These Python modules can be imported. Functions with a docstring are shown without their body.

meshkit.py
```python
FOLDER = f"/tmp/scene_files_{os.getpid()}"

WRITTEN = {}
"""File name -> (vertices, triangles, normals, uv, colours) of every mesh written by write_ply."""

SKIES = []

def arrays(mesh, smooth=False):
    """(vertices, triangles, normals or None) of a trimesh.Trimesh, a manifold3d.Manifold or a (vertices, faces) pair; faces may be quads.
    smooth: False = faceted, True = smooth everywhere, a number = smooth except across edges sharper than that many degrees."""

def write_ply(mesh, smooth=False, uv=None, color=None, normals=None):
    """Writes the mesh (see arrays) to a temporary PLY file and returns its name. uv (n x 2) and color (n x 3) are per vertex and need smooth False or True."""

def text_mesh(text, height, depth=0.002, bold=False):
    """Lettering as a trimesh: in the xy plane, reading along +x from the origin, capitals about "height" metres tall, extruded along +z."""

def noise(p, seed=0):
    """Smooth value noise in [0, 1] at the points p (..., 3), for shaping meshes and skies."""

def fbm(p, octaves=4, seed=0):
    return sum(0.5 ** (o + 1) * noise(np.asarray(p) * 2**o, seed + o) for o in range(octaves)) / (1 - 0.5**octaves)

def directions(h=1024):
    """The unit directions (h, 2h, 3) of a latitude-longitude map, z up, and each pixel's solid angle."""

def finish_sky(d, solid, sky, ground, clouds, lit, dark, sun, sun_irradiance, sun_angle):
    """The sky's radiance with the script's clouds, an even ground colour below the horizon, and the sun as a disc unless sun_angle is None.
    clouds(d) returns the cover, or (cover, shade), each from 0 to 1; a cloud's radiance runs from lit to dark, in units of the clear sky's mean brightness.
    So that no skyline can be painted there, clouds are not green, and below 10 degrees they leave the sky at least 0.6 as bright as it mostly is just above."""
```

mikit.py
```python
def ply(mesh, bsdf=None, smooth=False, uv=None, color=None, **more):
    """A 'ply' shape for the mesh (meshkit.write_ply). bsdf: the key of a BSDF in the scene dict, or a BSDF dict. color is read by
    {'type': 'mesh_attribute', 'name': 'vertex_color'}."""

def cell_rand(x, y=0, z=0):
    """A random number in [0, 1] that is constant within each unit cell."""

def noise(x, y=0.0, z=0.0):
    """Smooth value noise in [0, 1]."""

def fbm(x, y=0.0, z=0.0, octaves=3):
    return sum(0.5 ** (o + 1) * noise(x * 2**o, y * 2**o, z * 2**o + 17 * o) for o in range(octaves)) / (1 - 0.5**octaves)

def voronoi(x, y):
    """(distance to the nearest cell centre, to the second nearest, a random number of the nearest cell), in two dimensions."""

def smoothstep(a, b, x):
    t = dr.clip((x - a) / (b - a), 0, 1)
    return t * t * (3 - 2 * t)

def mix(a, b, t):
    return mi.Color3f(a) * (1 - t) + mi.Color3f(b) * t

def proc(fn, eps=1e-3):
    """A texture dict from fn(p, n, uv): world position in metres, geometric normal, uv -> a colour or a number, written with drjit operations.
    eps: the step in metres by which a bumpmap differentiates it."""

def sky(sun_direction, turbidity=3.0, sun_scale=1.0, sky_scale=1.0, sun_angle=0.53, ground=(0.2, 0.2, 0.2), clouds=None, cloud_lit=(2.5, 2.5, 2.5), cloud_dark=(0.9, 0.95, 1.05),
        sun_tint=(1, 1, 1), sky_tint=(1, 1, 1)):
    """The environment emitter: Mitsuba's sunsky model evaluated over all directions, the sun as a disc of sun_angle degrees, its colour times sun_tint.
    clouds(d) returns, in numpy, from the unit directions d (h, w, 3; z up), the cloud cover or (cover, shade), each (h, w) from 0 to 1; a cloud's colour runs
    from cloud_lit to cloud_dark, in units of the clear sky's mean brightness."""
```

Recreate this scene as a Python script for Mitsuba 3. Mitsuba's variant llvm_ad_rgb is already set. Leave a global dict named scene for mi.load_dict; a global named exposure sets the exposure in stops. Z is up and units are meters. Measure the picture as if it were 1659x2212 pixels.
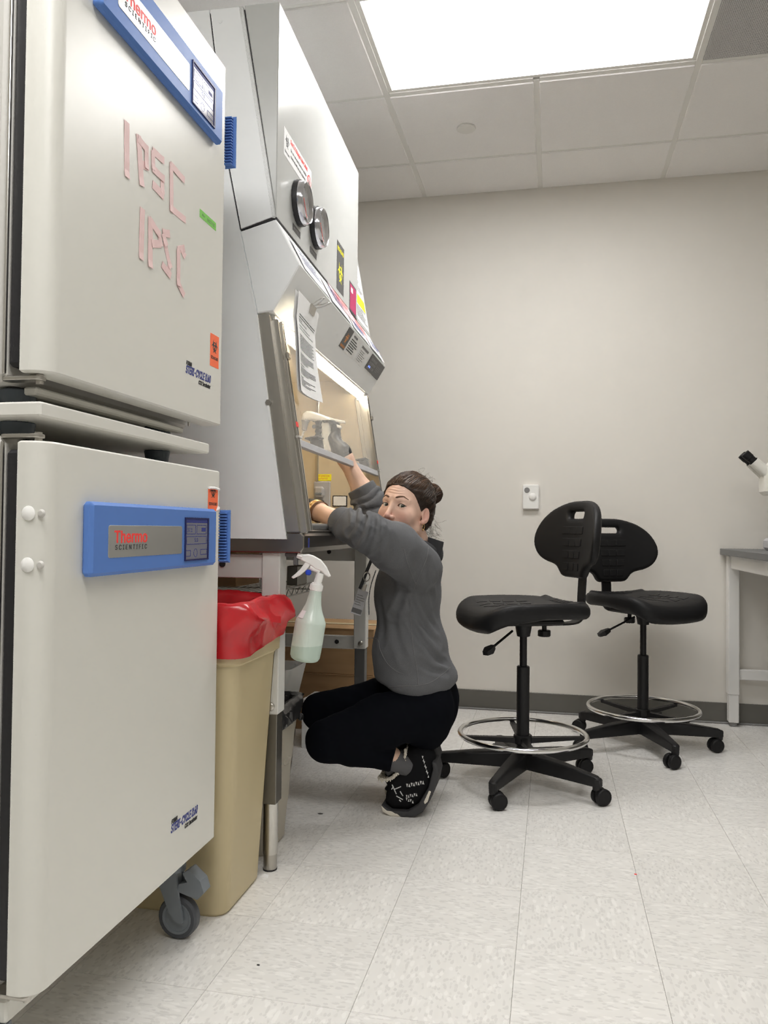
import math, random
import numpy as np, trimesh, mitsuba as mi, drjit as dr
import mikit, meshkit
from shapely.geometry import Polygon, Point, LineString, box as sbox
from shapely import affinity
from shapely.ops import unary_union
random.seed(7)
RNG = np.random.default_rng(7)
T = mi.ScalarTransform4f
scene, labels = {'type': 'scene'}, {}

# ------------------------------------------------------------------ camera, light, exposure
W_, H_ = 1659, 2212
CE = np.array([0.3779, -2.1160, 0.9399])
CR, CU, CF = np.array([0.97783, 0.20913, 0.01106]), np.array([-0.00637, -0.02311, 0.99971]), None
yaw, pitch, roll = -0.2107, 0.0214, 0.0108
CF = np.array([math.sin(yaw)*math.cos(pitch), math.cos(yaw)*math.cos(pitch), math.sin(pitch)])
_r0 = np.cross(CF, [0, 0, 1]); _r0 /= np.linalg.norm(_r0); _u0 = np.cross(_r0, CF)
CR = math.cos(roll)*_r0 + math.sin(roll)*_u0; CU = np.cross(CR, CF)
scene['camera'] = {'type': 'perspective', 'fov': math.degrees(2*math.atan(W_/2/1698.3)), 'fov_axis': 'x', 'near_clip': 0.05, 'far_clip': 50,
                   'to_world': T().look_at(origin=CE.tolist(), target=(CE+CF).tolist(), up=CU.tolist())}
exposure = 0.42
CEIL_RAD = 11.0            # radiance of the ceiling troffers
CEIL_COL = (1.0, 0.985, 0.965)
HOOD_RAD = 15.0           # lamp inside the safety cabinet
HOOD_COL = (1.0, 0.86, 0.62)

# ------------------------------------------------------------------ materials
def mat(key, color, rough=0.5, metallic=0.0, spec=0.5, two=True, **kw):
    c = color if isinstance(color, dict) else {'type': 'rgb', 'value': list(color)}
    b = {'type': 'principled', 'base_color': c, 'roughness': rough, 'metallic': metallic, 'specular': spec, **kw}
    scene[key] = {'type': 'twosided', 'bsdf': b} if two else b
    return key
def proc(key, fn, rough=0.5, **kw): return mat(key, mikit.proc(fn), rough, **kw)
N_, mix, sst = mikit.noise, mikit.mix, mikit.smoothstep

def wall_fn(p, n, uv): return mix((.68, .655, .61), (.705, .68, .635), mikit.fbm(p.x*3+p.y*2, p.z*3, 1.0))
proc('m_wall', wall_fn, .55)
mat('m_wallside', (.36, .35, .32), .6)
def ctile_fn(p, n, uv):
    g = N_(p.x*330, p.y*330, p.z*50)
    return mix((.76, .745, .73), (.80, .785, .77), g)
proc('m_ctile', ctile_fn, .9, spec=.2)
mat('m_grid', (.70, .69, .66), .5)
def floor_fn(p, n, uv):
    s = .3048
    i, j = dr.floor(p.x/s), dr.floor(p.y/s)
    par = (i+j) - 2*dr.floor((i+j)/2)
    r = mikit.cell_rand(i, j, 3.0)
    ax, ay = dr.select(par > .5, p.x, p.y), dr.select(par > .5, p.y, p.x)
    ax, ay = ax + r*7, ay + r*13
    d1, d2, q = mikit.voronoi(ax*75 + 1.5*N_(ax*40, ay*40, 1), ay*150)
    e1, e2, w = mikit.voronoi(ax*46 + 9 + 1.5*N_(ax*30, ay*30, 5), ay*105 + 3)
    base = mix((.71, .70, .675), (.74, .73, .705), N_(ax*30, ay*90, 2))
    c = mix(base, (.60, .59, .57), sst(.62, .76, q)*sst(.62, .38, d1)*.6)
    c = mix(c, (.81, .80, .775), sst(.66, .78, w)*sst(.6, .35, e1)*.65)
    c = mix(c, (.55, .54, .52), sst(.90, .94, w)*sst(.5, .3, e1)*.6)
    return c*(.975 + .05*r)
proc('m_floor', floor_fn, .32, spec=.45)
mat('m_joint', (.28, .27, .25), .8)
mat('m_base', (.115, .112, .10), .45)
mat('m_incub', (.64, .635, .59), .33, spec=.5)
mat('m_incub_body', (.50, .49, .46), .4)
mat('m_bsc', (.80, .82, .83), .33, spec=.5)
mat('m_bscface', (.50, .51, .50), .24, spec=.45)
mat('m_gasket', (.012, .012, .014), .5)
mat('m_blue', (.095, .20, .52), .48, spec=.25)
mat('m_bluedark', (.01, .014, .08), .5)
mat('m_plate', (.55, .55, .53), .28, metallic=.7)
mat('m_lcd', (.20, .20, .24), .12, spec=.6)
mat('m_ink', (.02, .02, .022), .6)
mat('m_inkgrey', (.22, .22, .22), .6)
mat('m_inkblue', (.03, .04, .20), .6)
mat('m_red', (.78, .055, .05), .5)
mat('m_orange', (.90, .16, .06), .5)
mat('m_green', (.16, .50, .06), .55)
mat('m_yellow', (.90, .82, .03), .5)
mat('m_pinktape', (.70, .50, .49), .6)
mat('m_magenta', (.50, .035, .14), .5)
mat('m_paper', (.80, .80, .80), .7)
mat('m_white', (.82, .82, .80), .35)
mat('m_foot', (.055, .07, .085), .45)
mat('m_greyplastic', (.17, .19, .21), .4)
mat('m_greydark', (.06, .065, .075), .5)
mat('m_steel', (.60, .585, .55), .24, metallic=1.0)
mat('m_steelrough', (.50, .48, .44), .34, metallic=1.0)
mat('m_chrome', (.78, .78, .77), .10, metallic=1.0)
mat('m_inside', (.64, .55, .41), .42, metallic=.12)
mat('m_black', (.009, .009, .010), .45, spec=.35)
mat('m_pu', (.009, .009, .010), .5, spec=.28)
mat('m_beige', (.50, .42, .255), .42)
mat('m_taupe', (.40, .37, .31), .5)
def bag_fn(p, n, uv): return mix((.42, .010, .016), (.52, .018, .024), N_(p.x*25, p.y*25, p.z*25))
proc('m_redbag', bag_fn, .25, spec=.6)
mat('m_blackbag', (.025, .025, .026), .28, spec=.6)
mat('m_greybag', (.42, .42, .44), .4)
def card_fn(p, n, uv): return mix((.33, .205, .105), (.40, .255, .14), mikit.fbm(p.x*12, p.y*12, p.z*40))
proc('m_card', card_fn, .8, spec=.2)
mat('m_stand', (.60, .60, .575), .4)
mat('m_darkgrey', (.10, .10, .10), .5)
mat('m_tabletop', (.085, .09, .095), .35)
mat('m_tableleg', (.74, .735, .72), .4)
mat('m_bottle', (.55, .68, .61), .3, spec_trans=0.0, spec=.5)
mat('m_liquid', (.47, .60, .53), .25)
mat('m_bluetag', (.015, .06, .55), .3)
scene['m_glass'] = {'type': 'thindielectric', 'int_ior': 1.25}
scene['m_lamp'] = {'type': 'diffuse', 'reflectance': {'type': 'rgb', 'value': .8}}

# ------------------------------------------------------------------ helpers
def num(key):
    if key not in scene and not any(k.startswith(key + '__') for k in scene) and key not in labels: return key
    i = 1
    while f'{key}_{i:03d}' in scene or f'{key}_{i:03d}' in labels or any(k.startswith(f'{key}_{i:03d}__') for k in scene): i += 1
    return f'{key}_{i:03d}'
def tag(key, label=None, cat=None, group=None, kind=None):
    d = {k: v for k, v in dict(label=label, category=cat, group=group, kind=kind).items() if v}
    if d: labels.setdefault(key, {}).update(d)
    return key
def thing(name, label, cat, group=None): return tag(num(name), label, cat, group)
def struct(name): return tag(name, kind='structure')
def put(key, mesh, m, smooth=30, label=None, color=None, M=None, **more):
    """one entry of the scene; key 'thing__part' takes a number when taken"""
    key = key if ('__' not in key and key in labels and key not in scene) else num(key)
    if isinstance(mesh, (list, tuple)): mesh = cat(mesh)
    if M is not None:
        mesh = mesh.copy() if hasattr(mesh, 'copy') else mesh; mesh.apply_transform(M)
    scene[key] = mikit.ply(mesh, m, smooth=smooth, color=color, **more)
    if label: tag(key, label)
    return key
def cat(ms): return trimesh.util.concatenate([m for m in ms if m is not None])
def tf(R=None, t=(0, 0, 0)):
    M = np.eye(4)
    if R is not None: M[:3, :3] = R
    M[:3, 3] = t
    return M
def rotz(a): c, s = math.cos(a), math.sin(a); return np.array([[c, -s, 0], [s, c, 0], [0, 0, 1.0]])
def frame(x, y, z, o): return tf(np.column_stack([x, y, z]), o)
def hull(pts): return trimesh.convex.convex_hull(np.asarray(pts, float))
def bx(x0, x1, y0, y1, z0, z1, c=.003):
    lo, hi = np.array([min(x0, x1), min(y0, y1), min(z0, z1)]), np.array([max(x0, x1), max(y0, y1), max(z0, z1)])
    c = min(c, .45*(hi-lo).min())
    if c <= 0: return trimesh.creation.box(bounds=[lo, hi])
    pts = []
    for a in range(3):
        l, h = lo+c, hi-c; l[a], h[a] = lo[a], hi[a]
        for k in range(8): pts.append([(h if k >> b & 1 else l)[b] for b in range(3)])
    return hull(pts)
def slab(poly, h, b=.002):
    """convex outline (n,2) extruded from z=0 to h, edges bevelled"""
    P = Polygon(poly); Q = P.buffer(-b, join_style=2)
    a, q = np.array(P.exterior.coords)[:-1], np.array(Q.exterior.coords)[:-1]
    z = lambda v, s: np.column_stack([v, np.full(len(v), s)])
    return hull(np.vstack([z(q, 0), z(a, b), z(a, h-b), z(q, h)]))
def ext(poly, h):
    """any shapely outline extruded from z=0 to h"""
    gs = getattr(poly, 'geoms', [poly])
    return cat([trimesh.creation.extrude_polygon(g, h, engine='earcut') for g in gs if g.area > 1e-9])
def rrect(x0, x1, y0, y1, r, n=6): return sbox(x0+r, y0+r, x1-r, y1-r).buffer(r, quad_segs=n)
def cyl(p, q, r, n=24, r2=None, bev=0.0):
    p, q = np.asarray(p, float), np.asarray(q, float); L = np.linalg.norm(q-p); r2 = r if r2 is None else r2
    prof = [[0, 0], [r-bev, 0], [r, bev], [r2, L-bev], [r2-bev, L], [0, L]] if bev else [[0, 0], [r, 0], [r2, L], [0, L]]
    m = trimesh.creation.revolve(np.array(prof), sections=n)
    m.apply_transform(align(p, q)); return m
def align(p, q):
    d = (np.asarray(q, float)-p); d /= np.linalg.norm(d)
    a = np.cross(d, [0, 0, 1] if abs(d[2]) < .9 else [1, 0, 0]); a /= np.linalg.norm(a)
    return frame(a, np.cross(d, a), d, p)
def lathe(prof, n=32, M=None):
    m = trimesh.creation.revolve(np.array(prof, float), sections=n)
    if M is not None: m.apply_transform(M)
    return m
def tube(pts, r, n=8, closed=False):
    p = np.asarray(pts, float); k = len(p); r = np.broadcast_to(r, (k,))
    t = np.roll(p, -1, 0)-np.roll(p, 1, 0) if closed else np.gradient(p, axis=0)
    t /= np.linalg.norm(t, axis=1, keepdims=True)+1e-12
    up = np.array([0, 0, 1.0]) if abs(t[:, 2]).mean() < .8 else np.array([1.0, 0, 0])
    a = np.cross(t, up); a /= np.linalg.norm(a, axis=1, keepdims=True)+1e-12; b = np.cross(t, a)
    an = np.arange(n)*2*np.pi/n
    v = p[:, None]+r[:, None, None]*(np.cos(an)[None, :, None]*a[:, None]+np.sin(an)[None, :, None]*b[:, None])
    K = k if closed else k-1
    i, j = np.meshgrid(np.arange(K), np.arange(n), indexing='ij'); i2 = (i+1) % k; j2 = (j+1) % n
    q = np.stack([i*n+j, i2*n+j, i2*n+j2, i*n+j2], -1).reshape(-1, 4)
    f = np.vstack([q[:, [0, 1, 2]], q[:, [0, 2, 3]]]); v = v.reshape(-1, 3)
    if not closed:
        v = np.vstack([v, p[0], p[-1]]); c0, c1 = len(v)-2, len(v)-1; jj = np.arange(n)
        f = np.vstack([f, np.column_stack([np.full(n, c0), jj, (jj+1) % n]), np.column_stack([np.full(n, c1), (k-1)*n+(jj+1) % n, (k-1)*n+jj])])
    m = trimesh.Trimesh(v, f, process=False); m.fix_normals() if len(f) < 3000 else None
    return m
def sph(c, r, n=2): m = trimesh.creation.icosphere(n, 1.0); m.vertices = m.vertices*np.asarray(r)+c; return m
def bez(p, n=16):
    """smooth curve through the points (Catmull-Rom)"""
    p = np.asarray(p, float); q = np.vstack([2*p[0]-p[1], p, 2*p[-1]-p[-2]]); out = []
    for i in range(len(p)-1):
        a, b, c, d = q[i:i+4]; t = np.linspace(0, 1, n, endpoint=False)[:, None]
        out.append(.5*(2*b+(c-a)*t+(2*a-5*b+4*c-d)*t*t+(3*b-a-3*c+d)*t**3))
    return np.vstack(out+[p[-1:]])
def nets(f, lo, hi, h):
    """surface nets: the zero surface of f(points) (negative inside), evaluated finely only near it"""
    lo, hi = np.asarray(lo, float), np.asarray(hi, float); c = 4
    n = (np.ceil((hi-lo)/h/c).astype(int)*c)+1; m = (n-1)//c+1
    G = np.stack(np.meshgrid(*[np.arange(k) for k in m], indexing='ij'), -1)
    F = f((lo+G.reshape(-1, 3)*h*c)).reshape(m)
    from scipy.ndimage import zoom, minimum_filter
    near = minimum_filter(np.abs(F), size=2, origin=-1) < 1.9*c*h
    D = zoom(F, [a/b for a, b in zip(n, m)], order=1, grid_mode=False, mode='nearest').astype(float)[:n[0], :n[1], :n[2]]
    act = np.kron(near[:-1, :-1, :-1], np.ones((c, c, c), bool)); A = np.zeros(n, bool); A[:-1, :-1, :-1] = act
    A[1:] |= A[:-1].copy(); A[:, 1:] |= A[:, :-1].copy(); A[:, :, 1:] |= A[:, :, :-1].copy()
    idx = np.argwhere(A); D[A] = np.concatenate([f(lo+q*h) for q in np.array_split(idx, max(1, len(idx)//200000))])
    D[np.abs(D) < 1e-9] = 1e-9
    s = D < 0; k = n-1
    cs = sum(s[a:a+k[0], b:b+k[1], d:d+k[2]].astype(np.int8) for a in (0, 1) for b in (0, 1) for d in (0, 1))
    cell = (cs > 0) & (cs < 8); ci = np.argwhere(cell); vid = -np.ones(k, int); vid[cell] = np.arange(len(ci))
    acc, cnt = np.zeros((len(ci), 3)), np.zeros(len(ci))
    cor = [(a, b, d) for a in (0, 1) for b in (0, 1) for d in (0, 1)]
    val = {o: D[ci[:, 0]+o[0], ci[:, 1]+o[1], ci[:, 2]+o[2]] for o in cor}
    for o in cor:
        for ax in range(3):
            if o[ax]: continue
            e = list(o); e[ax] = 1; e = tuple(e); a, b = val[o], val[e]; x = (a < 0) != (b < 0); t = np.where(x, a/np.where(x, a-b, 1), 0)
            pt = np.tile(np.array(o, float), (len(ci), 1)); pt[:, ax] = t
            acc += pt*x[:, None]; cnt += x
    V = lo+(ci+acc/cnt[:, None])*h; faces = []
    for ax in range(3):
        b, d = (ax+1) % 3, (ax+2) % 3
        sl0 = [slice(1, -1)]*3; sl0[ax] = slice(0, -1); sl1 = list(sl0); sl1[ax] = slice(1, None)
        s0, s1 = s[tuple(sl0)], s[tuple(sl1)]
        e = np.argwhere(s0 != s1); off = np.ones(3, int); off[ax] = 0; e0 = e+off; flip = s0[tuple(e.T)]
        def v(db, dd): q = e0.copy(); q[:, b] -= db; q[:, d] -= dd; return vid[tuple(q.T)]
        q = np.stack([v(1, 1), v(0, 1), v(0, 0), v(1, 0)], -1); q[~flip] = q[~flip][:, ::-1]
        faces.append(q)
    q = np.vstack(faces); q = q[(q >= 0).all(1)]
    return trimesh.Trimesh(V, np.vstack([q[:, [0, 1, 2]], q[:, [0, 2, 3]]]), process=False)
def smin(a, b, k): h = np.clip(.5+.5*(b-a)/k, 0, 1); return b*(1-h)+a*h-k*h*(1-h)
def smax(a, b, k): return -smin(-a, -b, k)
def cap(p, a, b, ra, rb=None):
    a, b = np.asarray(a, float), np.asarray(b, float); rb = ra if rb is None else rb
    d = b-a; t = np.clip(((p-a)@d)/(d@d), 0, 1); return np.linalg.norm(p-a-t[:, None]*d, axis=1)-(ra+(rb-ra)*t)
def ell(p, c, r): q = (p-c)/r; k = np.linalg.norm(q, axis=1); g = np.linalg.norm(q/r, axis=1)+1e-9; return k*(k-1)/g
def pd2(p, poly):
    """signed distance of 2-D points to a shapely polygon's outline (holes too)"""
    best, ins = np.full(len(p), 9.0), np.zeros(len(p), bool)
    for ring in [poly.exterior, *poly.interiors]:
        v = np.array(ring.coords)
        for a, b in zip(v[:-1], v[1:]):
            d = b-a; L = d@d
            if L < 1e-14: continue
            t = np.clip(((p-a)@d)/L, 0, 1); best = np.minimum(best, ((p-a-t[:, None]*d)**2).sum(1))
            c = (a[1] > p[:, 1]) != (b[1] > p[:, 1])
            ins ^= c & (p[:, 0] < a[0]+(p[:, 1]-a[1])*d[0]/(d[1] if abs(d[1]) > 1e-12 else 1e-12))
    return np.sqrt(best)*np.where(ins, -1, 1)
def puffy(poly, t, r, h):
    """outline with rounded edges, thickness t centred on z=0"""
    x0, y0, x1, y1 = poly.bounds
    def f(p):
        d = pd2(p[:, :2], poly)+r; z = np.abs(p[:, 2])-t/2+r
        return np.sqrt(np.maximum(d, 0)**2+np.maximum(z, 0)**2)+np.minimum(np.maximum(d, z), 0)-r
    return nets(f, (x0-2*h, y0-2*h, -t/2-2*h), (x1+2*h, y1+2*h, t/2+2*h), h)
def text(s, h, w=None, bold=False, depth=.0006, it=0.0):
    m = meshkit.text_mesh(s, h, depth, bold)
    b = m.bounds; m.apply_translation([-b[0][0], 0, 0])
    if w: m.apply_scale([w/(b[1][0]-b[0][0]), 1, 1])
    if it: m.vertices[:, 0] += it*m.vertices[:, 1]
    return m
def biohazard(s):
    """three crescents about a ring, about 2*s across, in the xy plane"""
    parts, cuts = [], []
    for k in range(3):
        a = math.pi/2+k*2*math.pi/3; u = np.array([math.cos(a), math.sin(a)])
        c = Point(*(u*.46*s)).buffer(.5*s, 24).difference(Point(*(u*.62*s)).buffer(.40*s, 24))
        c = c.difference(LineString([u*.7*s, u*1.4*s]).buffer(.14*s)); parts.append(c)
        cuts.append(LineString([(0, 0), u*.22*s]).buffer(.035*s))
    r = Point(0, 0).buffer(.55*s, 32).difference(Point(0, 0).buffer(.43*s, 32))
    keep = unary_union([Point(*(np.array([math.cos(math.pi/2+k*2*math.pi/3), math.sin(math.pi/2+k*2*math.pi/3)])*.62*s)).buffer(.37*s) for k in range(3)])
    g = unary_union(parts).difference(Point(0, 0).buffer(.1*s)).difference(unary_union(cuts))
    return unary_union([g, r.intersection(keep)])
X, Y, Z = np.eye(3)
def lines(w, h, n, th, rng=None, frac=(.6, 1.0)):
    """n thin bars of print, as a block of text too small to read, in the xy plane"""
    rng = rng or RNG; ms = []
    for i in range(n):
        y = h-(i+.5)*h/n; ms.append(trimesh.creation.box(bounds=[[0, y-th/2, 0], [w*rng.uniform(*frac), y+th/2, .0004]]))
    return cat(ms)

# ------------------------------------------------------------------ the room
WY, CH, RX, LX, FY = 2.0434, 2.7343, 2.05, -1.28, -3.9
TS = .3048
struct('floor'); struct('ceiling')
scene['floor__joint_bed'] = mikit.ply(bx(LX, RX, FY, WY, -.05, -.0016, 0), 'm_joint')
for i in range(-5, 7):
    for j in range(-13, 7):
        x0, x1, y0, y1 = i*TS, (i+1)*TS, j*TS, (j+1)*TS
        if j < -7: continue
        x0, x1, y1 = max(x0, LX), min(x1, RX), min(y1, WY)
        g = .0005
        put('floor__tile', bx(x0+g, x1-g, y0+g, y1-g, -.012, 0, .0006), 'm_floor', smooth=False)
scene['floor__slab'] = mikit.ply(bx(LX, RX, FY, -7*TS, -.012, 0, 0), 'm_floor')
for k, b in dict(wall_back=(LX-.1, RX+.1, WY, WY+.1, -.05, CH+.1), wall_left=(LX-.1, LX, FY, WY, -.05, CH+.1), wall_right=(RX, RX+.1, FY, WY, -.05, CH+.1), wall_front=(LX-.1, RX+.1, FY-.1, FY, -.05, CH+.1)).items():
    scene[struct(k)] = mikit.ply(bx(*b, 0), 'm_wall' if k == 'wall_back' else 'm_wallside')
scene[struct('baseboard_back')] = mikit.ply([bx(LX, RX, WY-.006, WY, 0, .102, .002), bx(LX, RX, WY-.012, WY-.004, 0, .008, .003)][0], 'm_base')
put('baseboard_back__toe', bx(LX, RX, WY-.016, WY-.005, 0, .010, .004), 'm_inkgrey')
scene[struct('baseboard_right')] = mikit.ply(bx(RX-.006, RX, FY, WY-.007, 0, .102, .002), 'm_base')
# ceiling: lay-in tiles between T bars, 2 ft module, the grid passes (-.3033, 1.0319)
CX, CY, CS = -.3033, 1.0319, .6096
scene['ceiling__slab'] = mikit.ply(bx(LX, RX, FY, WY, CH+.12, CH+.15, 0), 'm_ctile')
xs = [LX]+[CX+i*CS for i in range(-1, 4)]+[RX]
ys = [FY]+[CY+j*CS for j in range(-8, 2)]+[WY]
lights = {(2, 8), (1, 4), (3, 3)}           # (cell column, cell row): a light takes two columns
taken = set()
for (a, b) in lights: taken |= {(a, b), (a+1, b)}
VENT = (4, 8); taken.add(VENT)
for a in range(len(xs)-1):
    for b in range(len(ys)-1):
        if (a, b) in taken: continue
        g = .011
        put('ceiling__tile', bx(xs[a]+g, xs[a+1]-g, ys[b]+g, ys[b+1]-g, CH-.005, CH+.012, .003), 'm_ctile', smooth=False)
for x in xs[1:-1]:
    a = xs.index(x); cuts = sorted(b for (q, b) in lights if q+1 == a); y0 = FY
    for y1 in [ys[b] for b in cuts]+[WY]:
        put('ceiling__grid_bar', bx(x-.012, x+.012, y0, y1, CH-.0, CH+.02, .001), 'm_grid', smooth=False)
        y0 = ys[ys.index(y1)+1] if y1 != WY else y0
for b, y in enumerate(ys[1:-1]):
    for a in range(len(xs)-1):
        if (a, b) in taken and (a, b+1) in taken: pass
        put('ceiling__cross_bar', bx(xs[a]+.0125, xs[a+1]-.0125, y-.012, y+.012, CH+.0005, CH+.02, .001), 'm_grid', smooth=False)
put('ceiling__edge_trim', bx(LX, RX, WY-.022, WY, CH, CH+.02, .001), 'm_grid', smooth=False)
LIGHT_LABEL = {(2, 8): 'large bright rectangular light panel in the tiled ceiling before the back wall', (1, 4): 'rectangular ceiling light panel behind the viewpoint, close to the incubators', (3, 3): 'rectangular ceiling light panel behind the viewpoint, on the right'}
for (a, b) in sorted(lights):
    x0, x1, y0, y1 = xs[a]+.012, (xs[a+2] if a+2 < len(xs) else RX)-.012, ys[b]+.012, ys[b+1]-.012
    k = thing('ceiling_light', LIGHT_LABEL[(a, b)], 'light')
    fr = ext(sbox(x0, y0, x1, y1).difference(sbox(x0+.016, y0+.016, x1-.016, y1-.016)), .06)
    put(k+'__frame', fr, 'm_grid', M=tf(None, (0, 0, CH+.004)))
    put(k+'__housing', bx(x0, x1, y0, y1, CH+.07, CH+.09, 0), 'm_grid')
    d = trimesh.Trimesh([[x0+.016, y0+.016, 0], [x1-.016, y0+.016, 0], [x1-.016, y1-.016, 0], [x0+.016, y1-.016, 0]], [[0, 2, 1], [0, 3, 2]], process=False); d.apply_translation([0, 0, CH+.012])
    put(k+'__diffuser', d, 'm_lamp', smooth=False, emitter={'type': 'area', 'radiance': {'type': 'rgb', 'value': [CEIL_RAD*c for c in CEIL_COL]}})
# perforated return-air grille beside the light
def vent_fn(p, n, uv):
    a, b = p.x*160-dr.floor(p.x*160)-.5, p.y*160-dr.floor(p.y*160)-.5
    return mix((.10, .10, .10), (.52, .51, .50), sst(.24, .36, dr.sqrt(a*a+b*b)))
proc('m_vent', vent_fn, .5)
k = thing('air_vent', 'grey perforated air grille in the ceiling right of the light panel', 'vent')
x0, x1, y0, y1 = xs[4]+.012, xs[5]-.012, ys[8]+.012, ys[9]-.012
put(k+'__perforated_plate', bx(x0, x1, y0, y1, CH-.002, CH+.002, .001), 'm_vent', smooth=False)
put(k+'__collar', cyl((.5*(x0+x1)+.03, .5*(y0+y1)-.1, CH-.012), (.5*(x0+x1)+.03, .5*(y0+y1)-.1, CH-.002), .12, 40), 'm_inkgrey')
def px_floor(px, py, z=0.0):
    d = CF+CR*(px-W_/2)/1698.3-CU*(py-H_/2)/1698.3
    return CE+d*(z-CE[2])/d[2]
c = px_floor(1007, 276, CH-.005)
k = thing('sprinkler_cover', 'round white cover disc in the ceiling tile below the light panel', 'sprinkler cover')
put(k, cyl((c[0], c[1], CH-.013), (c[0], c[1], CH-.005), .042, 40, bev=.002), 'm_grid')
# occupancy sensor on the back wall
k = thing('wall_sensor', 'small white wall sensor with round lens and button above the near stool', 'sensor')
put(k+'__plate', bx(.228, .311, WY-.028, WY, 1.050, 1.177, .004), 'm_white')
put(k+'__lens', cyl((.250, WY-.028, 1.148), (.250, WY-.031, 1.148), .014, 24, bev=.001), 'm_inkgrey', label='dark round lens')
put(k+'__button', sph((.279, WY-.028, 1.113), (.020, .012, .020), 3), 'm_white', smooth=True)

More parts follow.
